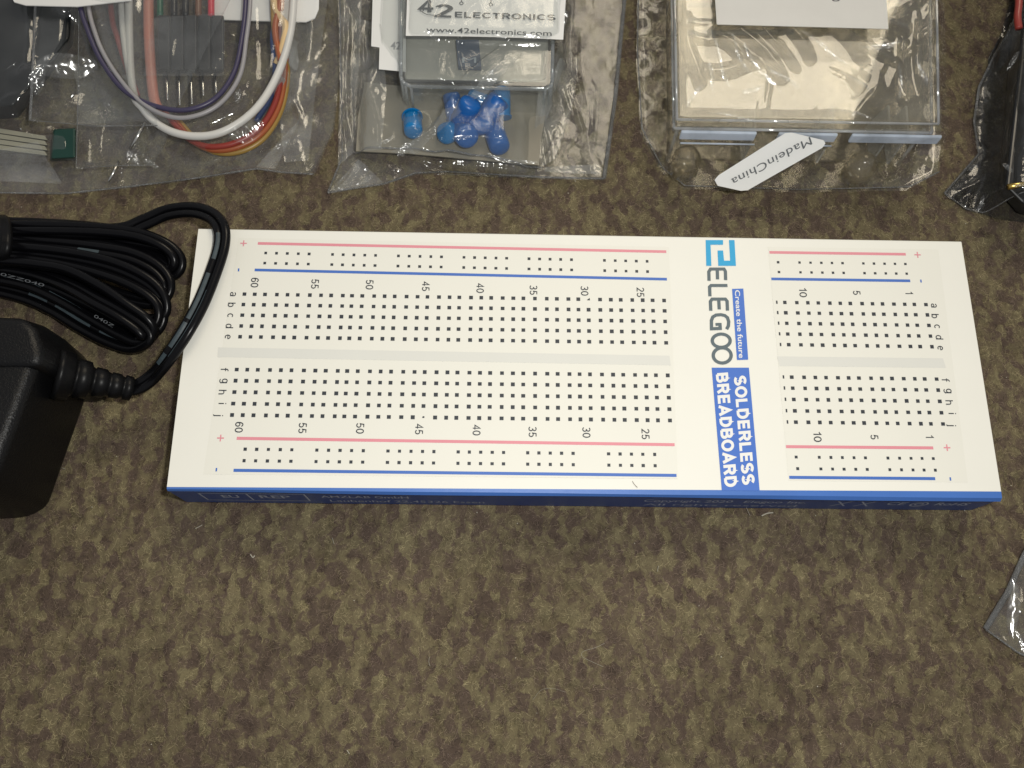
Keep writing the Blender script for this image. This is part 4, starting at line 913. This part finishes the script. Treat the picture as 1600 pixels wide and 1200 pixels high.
oC,PC=bagfilm(wr_,'film',[(1035,262,2),(1003,200,3),(996,80,3),(1000,-190,3)],[(1468,268,2),(1482,200,4),(1478,100,4),(1470,-190,4)],[(1000,-190,20),(1250,-190,22),(1470,-190,20)],[(1035,262,2),(1070,290,2),(1250,296,2),(1420,292,2),(1468,268,2)],160,125,solC,m_filmC,17,1.02,.25,steps=40,soft=5,folds=[(1120,60,1210,170,1.50,1.98),(1150,45,1225,155,1.35,1.32),(1190,50,1250,140,1.50,1.54),(1245,45,1330,140,1.50,1.76),(1240,60,1400,150,1.05,1.32),(1290,50,1400,90,1.80,2.20),(1105,80,1150,150,1.50,2.20),(1380,90,1390,185,1.20,0.88),(1405,60,1410,190,1.20,0.88),(1435,60,1465,190,1.50,1.32),(1060,60,1075,180,1.35,1.76),(1080,150,1180,140,1.35,1.98),(1020,0,1045,230,1.80,1.32),(1008,0,1020,240,1.20,0.88)]+random_creases(14,22,1060,1460,40,290,ln=(30,120),h=(.2,.6),w=(.6,1.5)))
seam(wr_,PC[0],m_seam,.15,.1); seam(wr_,PC[:,0],m_seam,.2,.1)
for k,(x,y,ln,wd,an) in enumerate(((1128,98,15,.9,-62),(1160,88,12,.7,-60),(1192,108,15,1.0,-56),(1222,120,9,.8,-40),(1085,150,6,1.2,50),(1110,120,8,.9,-75),(1290,75,14,.8,-28),(1378,70,9,1.2,12),(1405,130,9,.7,88),(1440,110,8,.9,-75),(1340,130,10,.6,-40),(1330,178,10,.5,-8),(1150,183,12,.5,-2),(1175,140,5,1.2,20))):
    glint_facet(wr_,x,y,HZ+1.9,ln,wd,an,m_glare,60+k,und=.05)
# ------------------------------------------------------------------ far right bag with black part
m_bk=principled('black_part',(.012,.013,.015),.3)
mb=MB(); prism(mb,[U(1560,300,1),U(1590,335,1),U(1760,345,1),U(1760,-60,1),U(1592,-60,1),U(1575,100,1)],[U(1570,290,12),U(1600,320,12),U(1790,330,12),U(1790,-60,12),U(1606,-60,12),U(1592,100,12)])
blk=mb.build('black_module',m_bk,bevel=1.0); tag(blk,'black moulded part inside the bag at the right edge','module')
wire('jumper_wire',[(1590,-60,13.6),(1592,0,13.6),(1590,26,13.5),(1592,45,13)],.9,wr,'short red wire at the top right corner',group=None)
mb=MB(); tube(mb,[U(1575,292,13),U(1592,289,13.2),U(1620,288,13)],.7,10); tag(mb.build('brass_contact',principled('brass',(.60,.42,.12),.25,metal=1),smooth=True),'brass contact on the black part at the right edge','contact')
bagR=thing('plastic_bag','smoky wrinkled bag with a black part, cut by the right edge of the photo','plastic bag',U(1590,180,0),'clear plastic parts bags on the carpet')
solR=[([U(x,y,12)[:2] for x,y in ((1575,290),(1600,325),(1790,330),(1790,-80),(1606,-80),(1588,100))],13.6)]
oR,PR=bagfilm(bagR,'film',[(1476,302,1),(1530,240,1.2),(1522,190,1.2),(1530,135,1.5),(1562,70,2),(1582,0,2),(1586,-120,2)],[(1800,370,2),(1820,150,3),(1800,-120,3)],[(1586,-120,3),(1700,-120,12),(1800,-120,3)],[(1476,302,1),(1510,326,1),(1560,338,1),(1640,352,1),(1800,370,1)],90,115,solR,m_filmD,41,1.05,.6,soft=8,folds=random_creases(19,34,1500,1640,0,330,ang=(60,170),ln=(30,110),h=(.3,1.0),w=(.6,1.4))+[(1560,240,1520,330,1.2,1),(1490,300,1600,215,1.2,1.2),(1560,140,1620,70,1.4,1.2)])
seam(bagR,PR[:,0],m_seam,.32,.2); seam(bagR,PR[0],m_seam,.2,.15)
# bottom right corner bag
bagS=thing('plastic_bag','sharp corner of a clear bag poking in at the lower right edge','plastic bag',U(1590,980,0),'clear plastic parts bags on the carpet')
oS,PS=bagfilm(bagS,'film',[(1540,983,1.3),(1575,925,1.6),(1602,865,1.8),(1700,690,1.8)],[(1800,1130,1.2),(1900,900,1.2),(1950,700,1.2)],[(1700,690,1.8),(1820,700,2),(1950,700,1.2)],[(1540,983,1.3),(1590,1019,1.3),(1700,1070,1.2),(1800,1130,1.2)],60,60,[(XY([(1610,960),(1700,1040),(1850,900),(1700,760),(1640,850)],4),5)],film_mat('clear_film_corner',milk=.03,rough=.13,bump=.04,bscale=120),51,1.0,.05,soft=10,folds=[(1580,890,1592,1040,1.0,1.9),(1596,925,1640,1050,.9,1.6)])
seam(bagS,PS[:,0],film_mat('rough_cut_seam',tint=(.7,.7,.68),milk=.35,rough=.25,bump=1.0,bscale=2500),.65,.18); seam(bagS,PS[0],m_seam,.22,.15)
glint_facet(bagS,1583,950,7.2,12,2.4,98,m_glare,41,bend=.2,und=.02); glint_facet(bagS,1592,1000,5.5,5,1.0,115,m_glare,42,und=.015)
glint_facet(bagR,1532,318,4,4,.9,62,m_glare,43); glint_facet(bagR,1583,95,13,5,1.2,50,m_glare,44); glint_facet(bagR,1520,262,4,2.5,1.2,20,m_glare,45); glint_facet(bagR,1592,290,14,4,1,15,m_glare,46); glint_facet(bagR,1575,262,13,3,1,-30,m_glare,47)
# ------------------------------------------------------------------ lint and crumbs
m_lint=principled('pale_lint',(.40,.37,.30),.7)
def lint(pts,r,label,nm='lint_hair'):
    mb=MB(); tube(mb,spline([U(x,y,.7) for x,y in pts],6),r,6); tag(mb.build(nm,m_lint,smooth=True),label,'lint')
lint([(945,1005),(930,1012),(911,1018),(910,1026),(925,1034),(943,1042)],.032,'bent pale hair on the carpet below the box')
lint([(832,1094),(846,1078),(865,1076),(885,1082)],.022,'faint curved hair low on the carpet')
lint([(1190,806),(1199,802),(1208,801)],.16,'small white sliver just under the box at the right','lint_sliver')
lint([(1165,790),(1172,806)],.04,'fine straight hair beside the white sliver')
lint([(102,733),(97,731)],.06,'tiny pale thread by the adapter')
lint([(519,840),(522,850)],.05,'short pale bristle on the carpet below the left half of the box')
lint([(305,826),(313,822),(316,820)],.08,'pale yellow sliver near the lower left corner of the box','lint_sliver')
lint([(391,866),(395,871),(398,868)],.14,'pale crumb below the left part of the box','crumb')
lint([(671,1026),(670,1034),(672,1041)],.04,'thin pale hair standing in the lower carpet')
lint([(1029,884),(1027,893)],.06,'short white bristle below the title banner')
lint([(542,1172),(546,1178)],.09,'small pale flake near the bottom edge','lint_sliver')
mb=MB(); tube(mb,spline([T3(988,752,ZT+.12),T3(991,757,ZT+.14),T3(996,762,ZT+.12)],5),.05,6); tag(mb.build('lint_hair',principled('brown_hair',(.10,.06,.03),.6),smooth=True),'tiny dark hair lying on the white box','lint')
mb=MB(); rr=np.random.default_rng(9)
for k in range(230):
    x,y=rr.uniform(-90,240),rr.uniform(-90,150); z=float(tuft(np.array([x]),np.array([y]))[0])+.5; s_=rr.uniform(.04,.13)
    box(mb,(x,y,z),(s_,s_*rr.uniform(.4,1),s_*.5),rr.uniform(0,3))
tag(mb.build('lint_specks',m_lint),'scattered pale specks of dust in the carpet','lint',kind='stuff')
